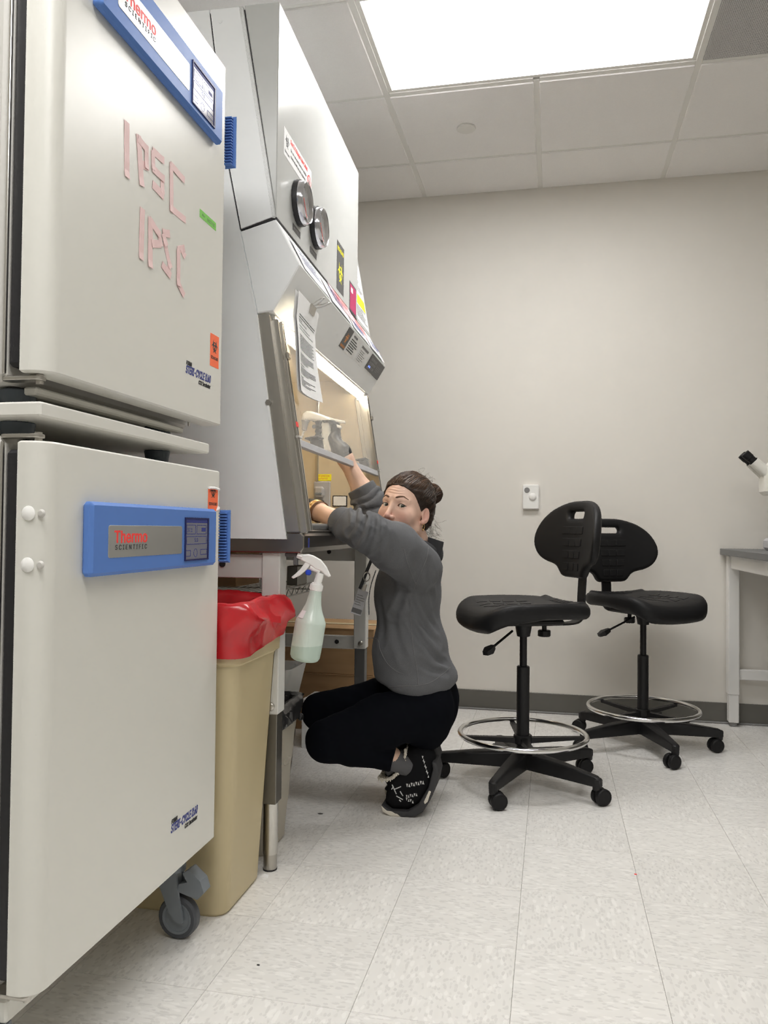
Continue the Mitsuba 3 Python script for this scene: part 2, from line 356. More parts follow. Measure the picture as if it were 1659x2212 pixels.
# ------------------------------------------------------------------ two stacked incubators
DX, DY0, DY1, DH = -.38, -1.052, -.403, .847          # door face, door ends, door height
FR = lambda y, z, x=DX: frame(Y, Z, X, (x, y, z))      # plane of the doors: right = +y, up = +z, out = +x
def door_outline():
    R, r = .034, .007
    c = lambda cx, cy, rr, a0, a1, n: [(cx+rr*math.cos(a), cy+rr*math.sin(a)) for a in np.linspace(a0, a1, n)]
    return [(-.428, DY0), *c(DX-R, DY0+R, R, -math.pi/2, 0, 10), *c(DX-r, DY1-r, r, 0, math.pi/2, 4), (-.428, DY1)]
def make_incubator(z0, label, upper):
    k = thing('incubator', label, 'incubator', 'incubators in the stack')
    put(k+'__body', bx(-1.12, -.460, DY0+.004, DY1-.004, z0-.012, z0+DH+.010, .012), 'm_incub_body')
    for y in (DY0+.003, DY1-.009): put(k+'__body_trim', bx(-.4615, -.4570, y, y+.006, z0, z0+DH, .001), 'm_steel', label='thin bright metal edge strip')
    put(k+'__gasket', bx(-.459, -.426, DY0+.012, DY1-.012, z0+.012, z0+DH-.012, .006), 'm_gasket', label='black rubber door gasket')
    d = put(k+'__door', slab(door_outline(), DH, .003), 'm_incub', smooth=32, M=tf(None, (0, 0, z0)))
    for dz in ((.656, .735) if not upper else ()):
        for x, rr, mm in ((-.4105, .0115, 'm_white'), (-.392, .0065, 'm_incub_body')):
            yy = DY0 if x < -.414 else DY0
            put(d+'__plug', lathe([[0, .004], [rr*.6, .0035], [rr, .001], [rr, 0], [0, 0]], 20, frame(X, -Z, -Y, (x+.004, DY0 if x < -.4 else DY0+.006, z0+dz))), mm, label='round white plastic plug')
    # blue panel: a shallow tray with a bevelled left shoulder
    py0, py1, pz0, pz1 = -.955, -.462, z0+.632, z0+.757
    o = rrect(0, py1-py0, 0, pz1-pz0, .008)
    p = put(k+'__control_panel', slab(np.array(o.exterior.coords)[:-1], .020, .006), 'm_blue', label='blue plastic control panel', M=FR(py0, pz0))
    put(p+'__name_plate', slab(np.array(rrect(0, .272, 0, .056, .005).exterior.coords)[:-1], .0012, .0004), 'm_plate', M=FR(-.906, pz0+.030, DX+.0197), label='brushed silver name plate')
    put(p+'__lettering', text('Thermo', .0205, .112, True), 'm_red', smooth=False, M=FR(-.888, pz0+.056, DX+.0209), label='red lettering')
    put(p+'__lettering', text('S C I E N T I F I C', .0085, .108), 'm_ink', smooth=False, M=FR(-.885, pz0+.0435, DX+.0209), label='dark spaced lettering')
    put(p+'__screen_rim', ext(sbox(0, 0, .112, .090).difference(sbox(.003, .003, .107, .087)), .003), 'm_bluedark', M=FR(-.622, pz0+.014, DX+.0198), smooth=False)
    put(p+'__screen', bx(0, .104, 0, .084, 0, .001, .0002), 'm_lcd', M=FR(-.619, pz0+.017, DX+.0199), smooth=False, label='grey touch screen')
    scr = [bx(0, .104, .076, .084, 0, .0003, 0)]+[ext(sbox(a, b, a+w, b+h).difference(sbox(a+.0012, b+.0012, a+w-.0012, b+h-.0012)), .0003) for a, b, w, h in ((.004, .052, .042, .02), (.052, .052, .046, .02), (.004, .031, .096, .017), (.002, .006, .022, .013), (.070, .008, .032, .012))]
    scr += [lathe([[.008, 0], [.009, 0], [.009, .0003], [.008, .0003], [.008, 0]], 24, tf(None, (.047, .013, 0))), bx(.075, .094, .058, .066, 0, .0003, 0)]
    for s_, a, b in (('37.1', .008, .057), ('5.0', .042, .036)):
        q = text(s_, .008, depth=.0003); q.apply_translation([a, b, 0]); scr.append(q)
    put(p+'__screen_graphics', scr, 'm_inkblue', smooth=False, M=FR(-.619, pz0+.017, DX+.0210))
    # latch handle on the far edge, ribbed on its near face
    hz = z0+.632
    h = put(k+'__handle', hull(np.vstack([[(x, y, z) for x in (-.400, -.378) for y in (-.356, -.348) for z in (hz+.004, hz+.122)], [(x, y, z) for x in (-.403, -.375) for y in (-.351,) for z in (hz, hz+.126)], [(x, -.347, z) for x in (-.398, -.380) for z in (hz+.006, hz+.12)]])), 'm_blue', label='blue ribbed latch handle')
    put(h+'__arm', bx(-.43, -.404, -.405, -.354, hz+.03, hz+.096, .004), 'm_bluedark')
    for i in range(17):
        put(h+'__rib', bx(-.400, -.381, -.368, -.355, hz+.004+i*.0070, hz+.0076+i*.0070, .0008), 'm_blue', smooth=False)
    # hinges at the near end, top and bottom
    for zz, s_ in ((z0+DH+.006, 1), (z0-.010, -1)):
        g = slab(np.array(rrect(-.47, -.400, -1.043, -1.018, .010).exterior.coords)[:-1], .006, .001); g.apply_translation([0, 0, zz])
        put(k+'__hinge', [g, cyl((-.408, -1.030, zz-.006), (-.408, -1.030, zz+.009), .006, 16)], 'm_steelrough', label='steel hinge plate')
    # the badge low on the door, right
    by, bz = (-.587, z0+.089) if upper else (-.620, z0+.090)
    put(k+'__lettering', text('FORMA', .0085, .026, True, it=.2), 'm_ink', smooth=False, M=FR(by, bz+.018, DX+.0002))
    put(k+'__lettering', text('STERI-CYCLE i160', .0165, .122, True, it=.2), 'm_inkblue', smooth=False, M=FR(by-.002, bz, DX+.0002), label='dark blue slanted lettering')
    put(k+'__lettering', text('CO2 Incubator', .0085, .060, True, it=.2), 'm_ink', smooth=False, M=FR(by+.060, bz-.013, DX+.0002))
    return k
LZ0, UZ0 = .223, 1.176
lo = make_incubator(LZ0, 'lower of the two stacked beige incubators, with peeling orange biohazard sticker by its panel', False)
up = make_incubator(UZ0, 'upper of the two stacked beige incubators, with pink tape letters on its door', True)
def sticker(k, y0, y1, z0, z1, x=DX, peel=False):
    w, h = y1-y0, z1-z0
    g = bx(0, w, 0, h, 0, .0004, 0)
    s_ = put(k+'__sticker', g, 'm_orange', smooth=False, M=FR(y0, z0, x+.0002), label='orange biohazard sticker')
    bio = biohazard(.019)
    if peel: bio = bio.intersection(sbox(-.1, -.1, .1, .004))
    put(s_+'__symbol', ext(bio, .0003), 'm_ink', smooth=False, M=FR(y0+w/2, z0+h*(.63 if not peel else .84), x+.0006))
    put(s_+'__lettering', text('BIOHAZARD', .0065, w*.82, True, .0003), 'm_ink', smooth=False, M=FR(y0+w*.09, z0+h*.235, x+.0006))
    if peel:
        put(s_+'__curl', tube([(x+.003, y0-.001, z1-.001), (x+.004, y0+w/2, z1), (x+.003, y1+.001, z1-.002)], .0028, 8), 'm_paper')
        put(s_+'__curl', hull([(x+.0005, y1, z0+.012), (x+.0005, y1-.009, z0), (x+.006, y1-.001, z0+.004), (x+.006, y1+.001, z0+.009)]), 'm_paper')
sticker(up, -.470, -.424, UZ0+.129, UZ0+.203)
sticker(lo, -.469, -.417, LZ0+.751+.003, LZ0+.806, peel=True)
# pink tape letters: strips (y0, z0, y1, z1) from end to end; the green dated label
strips = [(-.838, 1.672, -.834, 1.571),
          (-.797, 1.668, -.782, 1.578), (-.800, 1.661, -.762, 1.655), (-.768, 1.664, -.766, 1.618), (-.796, 1.618, -.760, 1.624),
          (-.745, 1.664, -.700, 1.664), (-.742, 1.664, -.740, 1.628), (-.745, 1.630, -.698, 1.628), (-.704, 1.632, -.702, 1.598), (-.742, 1.600, -.698, 1.595),
          (-.668, 1.675, -.664, 1.576), (-.672, 1.670, -.612, 1.664), (-.672, 1.584, -.602, 1.584),
          (-.778, 1.538, -.780, 1.440), (-.748, 1.532, -.746, 1.436), (-.752, 1.527, -.712, 1.512), (-.714, 1.516, -.704, 1.492), (-.706, 1.496, -.742, 1.484),
          (-.700, 1.522, -.672, 1.528), (-.698, 1.520, -.684, 1.500), (-.690, 1.506, -.664, 1.462), (-.668, 1.472, -.672, 1.448), (-.700, 1.458, -.664, 1.446),
          (-.632, 1.512, -.630, 1.436), (-.634, 1.510, -.606, 1.523), (-.622, 1.520, -.602, 1.506), (-.634, 1.444, -.604, 1.424)]
for i, (a, b, c_, d) in enumerate(strips):
    v = np.array([c_-a, d-b]); L = np.linalg.norm(v); v /= L; w = .017 if i in (0, 1, 9, 13, 14) else .0145
    u3, v3 = np.array([0, v[0], v[1]]), np.array([0, -v[1], v[0]])
    x = np.linspace(0, L, max(4, int(L/.012))); wob = RNG.uniform(0, .0006, len(x)); wob[-1] += .001
    pts = [[t, s_*w/2+RNG.normal(0, .0004), z+wb] for t, wb in zip(x, wob) for s_ in (-1, 1) for z in (0, .00035)]
    n = len(x); f = []
    for q in range(n-1):
        for p_, r_ in ((0, 2), (2, 3), (3, 1), (1, 0)):
            f += [[4*q+p_, 4*q+r_, 4*q+4+p_], [4*q+r_, 4*q+4+r_, 4*q+4+p_]]
    m = trimesh.Trimesh(pts, f, process=False); m.fix_normals()
    put(up+'__tape_strip', m, 'm_pinktape', smooth=False, M=frame(u3, v3, X, (DX+.0002+.0003*(i % 4), a, b)))
g = put(up+'__label_tape', bx(0, .084, 0, .018, 0, .0005, 0), 'm_green', smooth=False, M=FR(-.534, 1.618, DX+.0002), label='green tape label with a written date')
def scrawl(s0):
    rr = np.random.default_rng(s0); pts = []
    for i in range(9): pts.append((i*.0018, rr.uniform(-.0025, .0028), 0))
    return tube(bez(pts, 4), .0004, 4)
m1 = scrawl(3); m1.apply_translation([.010, .009, .0006]); m2 = text('01/17/23', .0068, .038, depth=.0002); m2.apply_translation([.038, .005, .0005])
put(g+'__lettering', [m1, m2], 'm_ink', smooth=False, M=FR(-.534, 1.618, DX+.0002))
# the shelf between them and its rubber feet
k = thing('stacking_tray', 'flat beige stacking tray between the two incubators', 'tray')
put(k+'__board', bx(-1.10, -.391, -1.050, -.441, 1.1075, 1.1305, .003), 'm_incub')
put(k+'__rail', bx(-.46, -.435, -1.0, -.482, 1.150, 1.163, .003), 'm_incub')
for x in (-.482, -1.02):
    for y in (-.982, -.515):
        put(k+'__foot', cyl((x, y, 1.1300), (x, y, 1.160), .026, 28, .029, .002), 'm_foot')
        put(k+'__foot', cyl((x, y, 1.0815), (x, y, 1.1078), .024, 28, .028, .002), 'm_foot')
# wheeled base
k = thing('wheeled_base', 'beige wheeled base with grey castors under the lower incubator', 'base')
put(k+'__frame', bx(-1.10, -.440, -1.035, -.475, .168, .206, .004), 'm_incub')
for (x, y, a) in ((-.464, -.430, 268), (-.46, -1.035, 60), (-1.04, -.47, 20), (-1.04, -1.0, 100)):
    c_ = put(k+'__castor', [cyl((x, y, .150), (x, y, .168), .024, 24, bev=.003)], 'm_greyplastic', label='grey swivel castor with brake pedal')
    n_ = np.array([math.cos(math.radians(a)), math.sin(math.radians(a)), 0]); t_ = np.cross(Z, n_)     # axle, trailing direction
    o = np.array([x, y, 0])-t_*-.012; wz = .048
    Fw = frame(t_, Z, n_*1, o+Z*wz) if np.dot(np.cross(t_, Z), n_) > 0 else frame(t_, Z, -n_, o+Z*wz)
    put(c_+'__tyre', lathe([[.036, -.014], [.044, -.014], [.048, -.008], [.048, .008], [.044, .014], [.036, .014], [.036, -.014]], 40, Fw), 'm_greydark')
    put(c_+'__wheel', lathe([[0, -.010], [.030, -.010], [.031, -.0125], [.037, -.0135], [.037, .0135], [.031, .0125], [.030, .010], [0, .010]], 40, Fw), 'm_greyplastic')
    arm = [(0, 0), (.014, -.004), (.013, .012), (.004, .05), (-.004, .104), (-.05, .104), (-.036, .07), (-.014, .02)]
    fk = ext(Polygon(arm).buffer(.004), .006)
    fk1, fk2 = fk.copy(), fk.copy(); fk1.apply_translation([0, 0, .0145]); fk2.apply_translation([0, 0, -.0205])
    put(c_+'__fork', [fk1, fk2, bx(-.046, -.002, .062, .108, -.02, .02, .006)], 'm_greyplastic', M=Fw)
    pd = ext(Polygon([(.005, .064), (.052, .052), (.066, .068), (.058, .090), (.030, .112), (.018, .104), (.030, .085), (.008, .078)]).buffer(.002), .034); pd.apply_translation([0, 0, -.017])
    put(c_+'__brake_pedal', pd, 'm_greyplastic', M=Fw)

# ------------------------------------------------------------------ biosafety cabinet; local axes: N into the room, V along the front, z up
BO, BV, BN = np.array([-.366, -.09, 0]), np.array([-.0354, .99937, 0]), np.array([.99937, .0354, 0])
MB = frame(BN, BV, Z, BO)
def b2w(N, V, z): return BO+BN*N+BV*V+Z*z
VW, VP = 1.345, 1.062                                  # full width; width of the raised front cover
kP, kK, kL = (0, 1.787), (.069, 1.655), (-.005, 1.532)
def prof(poly, v0, v1, b=.002):
    """convex (N, z) outline extruded along V"""
    m = slab(np.array(poly), v1-v0, b); m.apply_transform(tf(np.column_stack([X, Z, -Y]), (0, v1, 0))); return m
def profx(poly, v0, v1):
    m = ext(Polygon(poly), v1-v0); m.apply_transform(tf(np.column_stack([X, Z, -Y]), (0, v1, 0))); return m
bsc = thing('biosafety_cabinet', 'tall white biosafety cabinet with lit glass sash and sloped console', 'safety cabinet')
def bput(part, mesh, m, base=None, **kw): return put((base or bsc)+'__'+part, mesh, m, M=MB, **kw)
side = [(.040, .909), (-.052, 1.529), (-.105, 1.762), (-.148, 1.97), (-.205, 2.388), (-.80, 2.388), (-.80, .909)]
for v0, v1 in ((0, .018), (VW-.018, VW)):
    bput('side_panel', profx(side, v0, v1), 'm_bsc', smooth=False)
    e = [np.array([N, 0, z]) for N, z in side[:5]]
    bput('side_panel_edge', cat([hull([(a[0]-.004, v0-.003, a[2]), (a[0]+.001, v0-.003, a[2]), (a[0]-.004, v1, a[2]), (a[0]+.001, v1, a[2]), (b[0]-.004, v0-.003, b[2]), (b[0]+.001, v0-.003, b[2]), (b[0]-.004, v1, b[2]), (b[0]+.001, v1, b[2])]) for a, b in zip(e[:2], e[1:3])]), 'm_bsc', smooth=False)
    mid = [(-.101, 1.765), (-.004, 1.795), (-.107, 2.387), (-.201, 2.388), (-.144, 1.972)]
    bput('upper_side_panel', profx(mid, v0, v1), 'm_bsc', smooth=False)
bput('screw', cyl((-.015, -.004, 1.281), (-.015, 0, 1.281), .009, 6), 'm_steel', label='hexagonal steel screw')
bput('screw', cyl((-.17, -.003, 2.352), (-.17, 0, 2.352), .006, 12), 'm_bsc')
bput('access_panel', bx(-.62, -.262, -.003, 0, 1.70, 2.33, .001), 'm_bsc', smooth=False)
bput('seam_backing', profx([(.02, .93), (-.06, 1.529), (-.11, 1.76), (-.008, 1.785), (-.012, 2.38), (-.79, 2.38), (-.79, .93)], .004, .012), 'm_gasket', smooth=False)
bput('top_panel', bx(-.80, -.108, .018, VW-.018, 2.37, 2.388, .001), 'm_bsc', smooth=False)
bput('back_panel', bx(-.80, -.78, .018, VW-.018, .909, 2.37, .001), 'm_bsc', smooth=False)
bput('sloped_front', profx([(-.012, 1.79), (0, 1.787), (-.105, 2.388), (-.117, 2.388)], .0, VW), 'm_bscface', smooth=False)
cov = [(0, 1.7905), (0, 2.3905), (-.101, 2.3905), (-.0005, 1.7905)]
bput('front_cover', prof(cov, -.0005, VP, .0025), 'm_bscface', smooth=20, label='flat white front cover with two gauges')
bput('seam', prof([(-.003, 1.7845), (.0015, 1.7845), (.0015, 1.7905), (-.003, 1.7905)], -.0008, VP-.01, .0003), 'm_gasket', smooth=False)
con = [kP, kK, kL, (-.052, 1.527), (-.104, 1.757)]
con = [(0-.001, 1.785), kK, kL, (-.050, 1.528), (-.102, 1.757)]
cs = bput('console', prof(con, -.0015, VW+.001, .003), 'm_bsc', smooth=20, label='white sloped console over the sash')
CN = np.array([kK[0]-kL[0], 0, kK[1]-kL[1]]); CL = np.linalg.norm(CN); CN /= CL; CO = np.cross(Y, CN)
def CM(v, h, out=0.0004): return MB @ frame(Y, CN, CO, np.array([kL[0], 0, kL[1]])+Y*v+CN*h+CO*out)
FM = lambda v, z, out=.0003: MB @ frame(Y, Z, X, (out, v, z))
# signs on the console
s_ = put(cs+'__sticker', bx(0, .073, 0, .078, 0, .0004, 0), 'm_darkgrey', smooth=False, M=CM(.637, .060), label='dark sticker with orange biohazard symbol')
mat('m_orangeink', (.75, .30, .08), .5)
put(s_+'__symbol', ext(biohazard(.024), .0003), 'm_orangeink', smooth=False, M=CM(.6735, .1005, .0009))
put(s_+'__lettering', text('BIOHAZARD', .008, .060, True, .0003), 'm_orangeink', smooth=False, M=CM(.6435, .066, .0009))
s_ = put(cs+'__sticker', bx(0, .150, 0, .078, 0, .0004, 0), 'm_paper', smooth=False, M=CM(.711, .060), label='white sticker with black print')
put(s_+'__lettering', text('ACCESS PANEL', .007, .06, True, .0003), 'm_ink', smooth=False, M=CM(.735, .124, .0009))
put(s_+'__print', lines(.115, .05, 6, .0035), 'm_ink', smooth=False, M=CM(.728, .068, .0009))
s_ = put(cs+'__sticker', bx(0, .125, 0, .068, 0, .0004, 0), 'm_paper', smooth=False, M=CM(.885, .064), label='white label with a grey heading')
put(s_+'__heading', bx(0, .120, 0, .009, 0, .0003, 0), 'm_inkgrey', smooth=False, M=CM(.8875, .120, .0009))
put(s_+'__print', lines(.10, .045, 6, .0022), 'm_inkgrey', smooth=False, M=CM(.897, .069, .0009))
s_ = put(cs+'__keypad', bx(0, .272, 0, .066, 0, .003, .001), 'm_darkgrey', smooth=False, M=CM(1.064, .072), label='dark control keypad with blue lights')
for i in range(5):
    for j in range(3):
        put(s_+'__key', bx(0, .016, 0, .012, 0, .001, .0003), 'm_inkgrey', smooth=False, M=CM(1.084+i*.021, .082+j*.016, .0034))
mat('m_ledblue', (.02, .06, .3), .3)
for i in range(2):
    put(s_+'__indicator', bx(0, .010, 0, .007, 0, .0012, .0003), 'm_ledblue', smooth=False, M=CM(1.089+i*.021, .0845, .0038), emitter={'type': 'area', 'radiance': {'type': 'rgb', 'value': [.25, .45, 4.0]}}, label='lit blue indicator')
put(s_+'__print', lines(.07, .03, 4, .002), 'm_inkgrey', smooth=False, M=CM(1.215, .088, .0034))
# signs, labels and gauges on the front cover
fc = bsc+'__front_cover'
s_ = put(fc+'__sticker', bx(0, .290, 0, .079, 0, .0005, 0), 'm_paper', smooth=False, M=FM(.057, 1.994), label='white warning sticker with red heading')
put(s_+'__symbol', ext(biohazard(.022), .0003), 'm_ink', smooth=False, M=FM(.088, 2.041, .0009))
put(s_+'__lettering', text('Biohazard', .007, .044, depth=.0003), 'm_ink', smooth=False, M=FM(.066, 2.005, .0009))
put(s_+'__lettering', text('Class II A2 Biological Safety Cabinet', .0125, .180, True, .0003), 'm_red', smooth=False, M=FM(.118, 2.052, .0009))
put(s_+'__lettering', text('Do not use open flames or volatile', .0085, .165, depth=.0003), 'm_ink', smooth=False, M=FM(.122, 2.030, .0009))
put(s_+'__lettering', text('chemicals without prior approval', .0085, .155, depth=.0003), 'm_ink', smooth=False, M=FM(.122, 2.012, .0009))
put(s_+'__symbol', ext(Point(0, 0).buffer(.021, 24).difference(Point(0, 0).buffer(.017, 24)).union(LineString([(-.013, .013), (.013, -.013)]).buffer(.0016)), .0003), 'm_red', smooth=False, M=FM(.320, 2.028, .0010))
put(s_+'__symbol', ext(Polygon([(-.009, -.012), (.009, -.012), (.006, -.002), (.002, .012), (-.001, .002), (-.005, .004)]), .0003), 'm_ink', smooth=False, M=FM(.320, 2.028, .0008))
mat('m_gaugeface', (.72, .72, .72), .5)
mat('m_gaugerim', (.55, .55, .57), .14, metallic=.9)
for i, (v, z) in enumerate(((.201, 1.911), (.398, 1.912))):
    G = MB @ frame(Y, Z, X, (.0, v, z))
    g = put(fc+'__gauge', lathe([[0, .001], [.066, .001], [.067, .004], [.066, .016], [0, .016]], 48, G), 'm_gasket', label='round pressure gauge in a metal rim')
    put(g+'__rim', lathe([[.063, .006], [.0645, .014], [.062, .028], [.058, .034], [.055, .031], [.056, .012]], 48, G), 'm_gaugerim', smooth=40)
    put(g+'__dial', lathe([[0, .0175], [.055, .0175], [.055, .019], [0, .019]], 40, G), 'm_gaugeface', smooth=False)
    put(g+'__needle_cover', ext(Polygon([(.0, .0), (.052*math.cos(2.2), .052*math.sin(2.2)), (0, .053), (.052*math.cos(.5), .052*math.sin(.5)), (.052*math.cos(-.45), .052*math.sin(-.45)), (.02, -.02)]).buffer(.0005), .001), 'm_inkgrey', smooth=False, M=G @ tf(None, (0, 0, .0192)))
    put(g+'__needle', ext(LineString([(-.01, .012), (.028, -.034)]).buffer(.0009), .001), 'm_red', smooth=False, M=G @ tf(None, (0, 0, .021)))
    gp = lathe([[0, .036], [.03, .0355], [.05, .034], [.0575, .031]], 40, G)
    put(g+'__glass', gp, 'm_glass', smooth=True)
    s_ = put(fc+'__sticker', bx(0, .080, 0, .020, 0, .0005, 0), 'm_darkgrey', smooth=False, M=FM((.152, .342)[i], 1.815), label='small dark gauge label')
    put(s_+'__print', lines(.05, .008, 1, .003), 'm_inkgrey', smooth=False, M=FM((.165, .355)[i], 1.821, .0009))
s_ = put(fc+'__sticker', bx(0, .111, 0, .178, 0, .0005, 0), 'm_darkgrey', smooth=False, M=FM(.704, 1.810), label='black sticker with yellow biohazard symbol')
put(s_+'__symbol', ext(biohazard(.047), .0003), 'm_yellow', smooth=False, M=FM(.7595, 1.880, .0009))
put(s_+'__lettering', text('BIOHAZARD', .015, .096, True, .0003), 'm_yellow', smooth=False, M=FM(.7115, 1.955, .0009))
s_ = put(fc+'__sticker', bx(0, .120, 0, .113, 0, .001, 0), 'm_darkgrey', smooth=False, M=FM(.916, 1.791+.0), label='magenta card in a dark border')
put(s_+'__card', bx(0, .108, 0, .100, 0, .0005, 0), 'm_magenta', smooth=False, M=FM(.922, 1.797, .0014))
put(s_+'__label', bx(0, .034, 0, .020, 0, .0004, 0), 'm_paper', smooth=False, M=FM(.936, 1.866, .0020))
# certificates taped to the sloped front beyond the cover
SU = np.array([-.105, 0, .601]); SU /= np.linalg.norm(SU); SO = np.cross(Y, SU)
SM = lambda v, h, out=.0006: MB @ frame(Y, SU, SO, np.array([0, 0, 1.787])+Y*v+SU*h+SO*out)
ct = thing('certificate_sheet', 'white certificate sheets with a yellow strip right of the magenta card', 'paper')
put(ct+'__sheet', bx(0, .250, 0, .30, 0, .0006, 0), 'm_paper', smooth=False, M=SM(1.08, .012))
put(ct+'__yellow_strip', bx(0, .225, 0, .050, 0, .0004, 0), 'm_yellow', smooth=False, M=SM(1.085, .095, .0014), label='yellow strip')
put(ct+'__print', lines(.22, .06, 7, .004), 'm_inkgrey', smooth=False, M=SM(1.09, .030, .0014))
put(ct+'__print', lines(.22, .08, 8, .004), 'm_inkgrey', smooth=False, M=SM(1.09, .165, .0014))
# loose papers along the console's ledge
LU = np.array([kP[0]-kK[0], 0, kP[1]-kK[1]]); LL = np.linalg.norm(LU); LU /= LL; LO_ = np.cross(Y, LU)
def paper_mesh(w, h, seed, amp=.0009, nx=14, ny=8):
    rr = np.random.default_rng(seed); gx, gy = np.meshgrid(np.linspace(0, w, nx), np.linspace(0, h, ny), indexing='ij')
    z = amp*(.6+np.sin(gx*rr.uniform(14, 26)+rr.uniform(0, 6))*.5+np.sin(gy*30+rr.uniform(0, 6))*.35)
    v = np.column_stack([gx.ravel(), gy.ravel(), z.ravel()]); i, j = np.meshgrid(np.arange(nx-1), np.arange(ny-1), indexing='ij')
    q = np.stack([i*ny+j, (i+1)*ny+j, (i+1)*ny+j+1, i*ny+j+1], -1).reshape(-1, 4)
    v2 = v-[0, 0, .0004]; n = len(v); f = np.vstack([q[:, [0, 1, 2]], q[:, [0, 2, 3]]])
    return trimesh.Trimesh(np.vstack([v, v2]), np.vstack([f, f[:, ::-1]+n]), process=False)
mat('m_pinkpaper', (.70, .50, .52), .7)
for i, (v, w, h0, h, m, lab) in enumerate(((.06, .30, .010, .105, 'm_paper', 'white printed sheet on the console ledge below the near gauge'), (.375, .30, .008, .11, 'm_paper', 'white sheet on the console ledge below the far gauge'), (.50, .33, .050, .075, 'm_pinkpaper', 'pink sheet on the console ledge below the yellow biohazard sign'), (.84, .30, .052, .07, 'm_pinkpaper', 'pink sheet on the console ledge below the magenta card'), (.70, .31, .008, .05, 'm_paper', 'white sheet at the edge of the console ledge in the middle'), (1.02, .30, .006, .06, 'm_paper', 'white sheet at the far end of the console ledge'))):
    k = thing('paper_sheet', lab, 'paper')
    MM = MB @ frame(Y, LU, LO_, np.array([kK[0], 0, kK[1]])+Y*v+LU*h0+LO_*(.0012+.0022*(i % 3)))
    put(k+'__sheet', paper_mesh(w, h, i), m, smooth=True, M=MM)
    put(k+'__print', lines(w*.8, h*.6, 4, .0035), 'm_inkblue' if m == 'm_paper' else 'm_red', smooth=False, M=MM @ tf(None, (w*.1, h*.2, .0042)))
# chamber: steel walls, floor, lamp, sash, tracks
bput('inner_wall', profx([(-.012, .93), (-.075, 1.50), (-.075, 1.60), (-.56, 1.60), (-.56, .93)], .019, .032), 'm_inside', smooth=False)
rw = bput('inner_wall', profx([(.070, .93), (-.02, 1.50), (-.06, 1.60), (-.56, 1.60), (-.56, .93)], 1.30, 1.313), 'm_inside', smooth=False)
bput('inner_back', bx(-.575, -.56, .032, 1.30, .93, 1.60, .001), 'm_inside', smooth=False)
bput('inner_ceiling', bx(-.56, -.09, .032, 1.30, 1.585, 1.60, .001), 'm_inside', smooth=False)
bput('work_surface', bx(-.56, -.075, .034, 1.298, .925, .940, .003), 'm_steelrough', smooth=False)
bput('front_grille', bx(-.073, .062, .06, 1.285, .928, .938, .003), 'm_darkgrey', smooth=False)
for i in range(40): put(bsc+'__front_grille__slot', bx(-.055, .03, .085+i*.030, .092+i*.030, .9378, .9385, .0002), 'm_gasket', smooth=False, M=MB)
bput('armrest', [cyl((.060, .07, .944), (.060, 1.28, .944), .010, 16)], 'm_darkgrey')
bput('reflection_streak', bx(-.228, -.216, 1.290, 1.3005, .945, 1.585, .002), 'm_steel', smooth=False)  # added steel strip, stands in for a bright reflection streak on the wall
for i in range(17):
    z = 1.035+i*.0165
    put(rw+'__slot', bx(.028-.155*(z-1.03), .039-.155*(z-1.03), 1.2985, 1.3005, z, z+.008, .0004), 'm_gasket', smooth=False, M=MB)
ot = bsc+'__power_outlet'; tag(ot, 'grey covered power outlet on the inside wall')
put(ot, bx(-.235, -.160, 1.288, 1.2995, 1.005, 1.145, .004), 'm_greybag', M=MB)
bput('flip_cover', bx(-.228, -.183, 1.262, 1.289, 1.075, 1.122, .009), 'm_greybag', base=ot)
bput('latch', bx(-.222, -.190, 1.258, 1.264, 1.083, 1.094, .003), 'm_greyplastic', base=ot)
bput('socket', bx(-.225, -.185, 1.270, 1.289, 1.020, 1.062, .004), 'm_gasket', base=ot, label='dark open socket')
lb = bput('label', bx(-.224, -.158, 1.2985, 1.2995, 1.148, 1.177, .0002), 'm_yellow', base=ot, smooth=False, label='yellow printed label')
q = text('OUTLET NOT FOR', .0065, .052, True, .0003); q2 = text('HEATING USE', .0065, .044, True, .0003); q.apply_translation([0, .012, 0])
put(ot+'__label__lettering', [q, q2], 'm_orangeink', smooth=False, M=MB @ frame(X, Z, -Y, (-.218, 1.2984, 1.154)))
sg = bsc+'__data_plate'; tag(sg, 'small white framed plate')
put(sg, bx(-.150, -.085, 1.294, 1.2995, 1.035, 1.083, .001), 'm_gasket', M=MB, smooth=False)
bput('plate', bx(-.146, -.089, 1.2925, 1.2950, 1.039, 1.079, .0004), 'm_paper', base=sg, smooth=False)
bput('lamp_tube', cyl((-.030, .045, 1.512), (-.030, 1.285, 1.512), .013, 20), 'm_lamp', label='bright fluorescent tube', smooth=True, emitter={'type': 'area', 'radiance': {'type': 'rgb', 'value': [HOOD_RAD*c for c in HOOD_COL]}})
for v in (.034, 1.285): bput('lamp_socket', bx(-.048, -.012, v, v+.011, 1.495, 1.535, .003), 'm_white')
bput('lamp_tray', bx(-.075, -.010, .033, 1.30, 1.526, 1.531, .001), 'm_white', smooth=False)
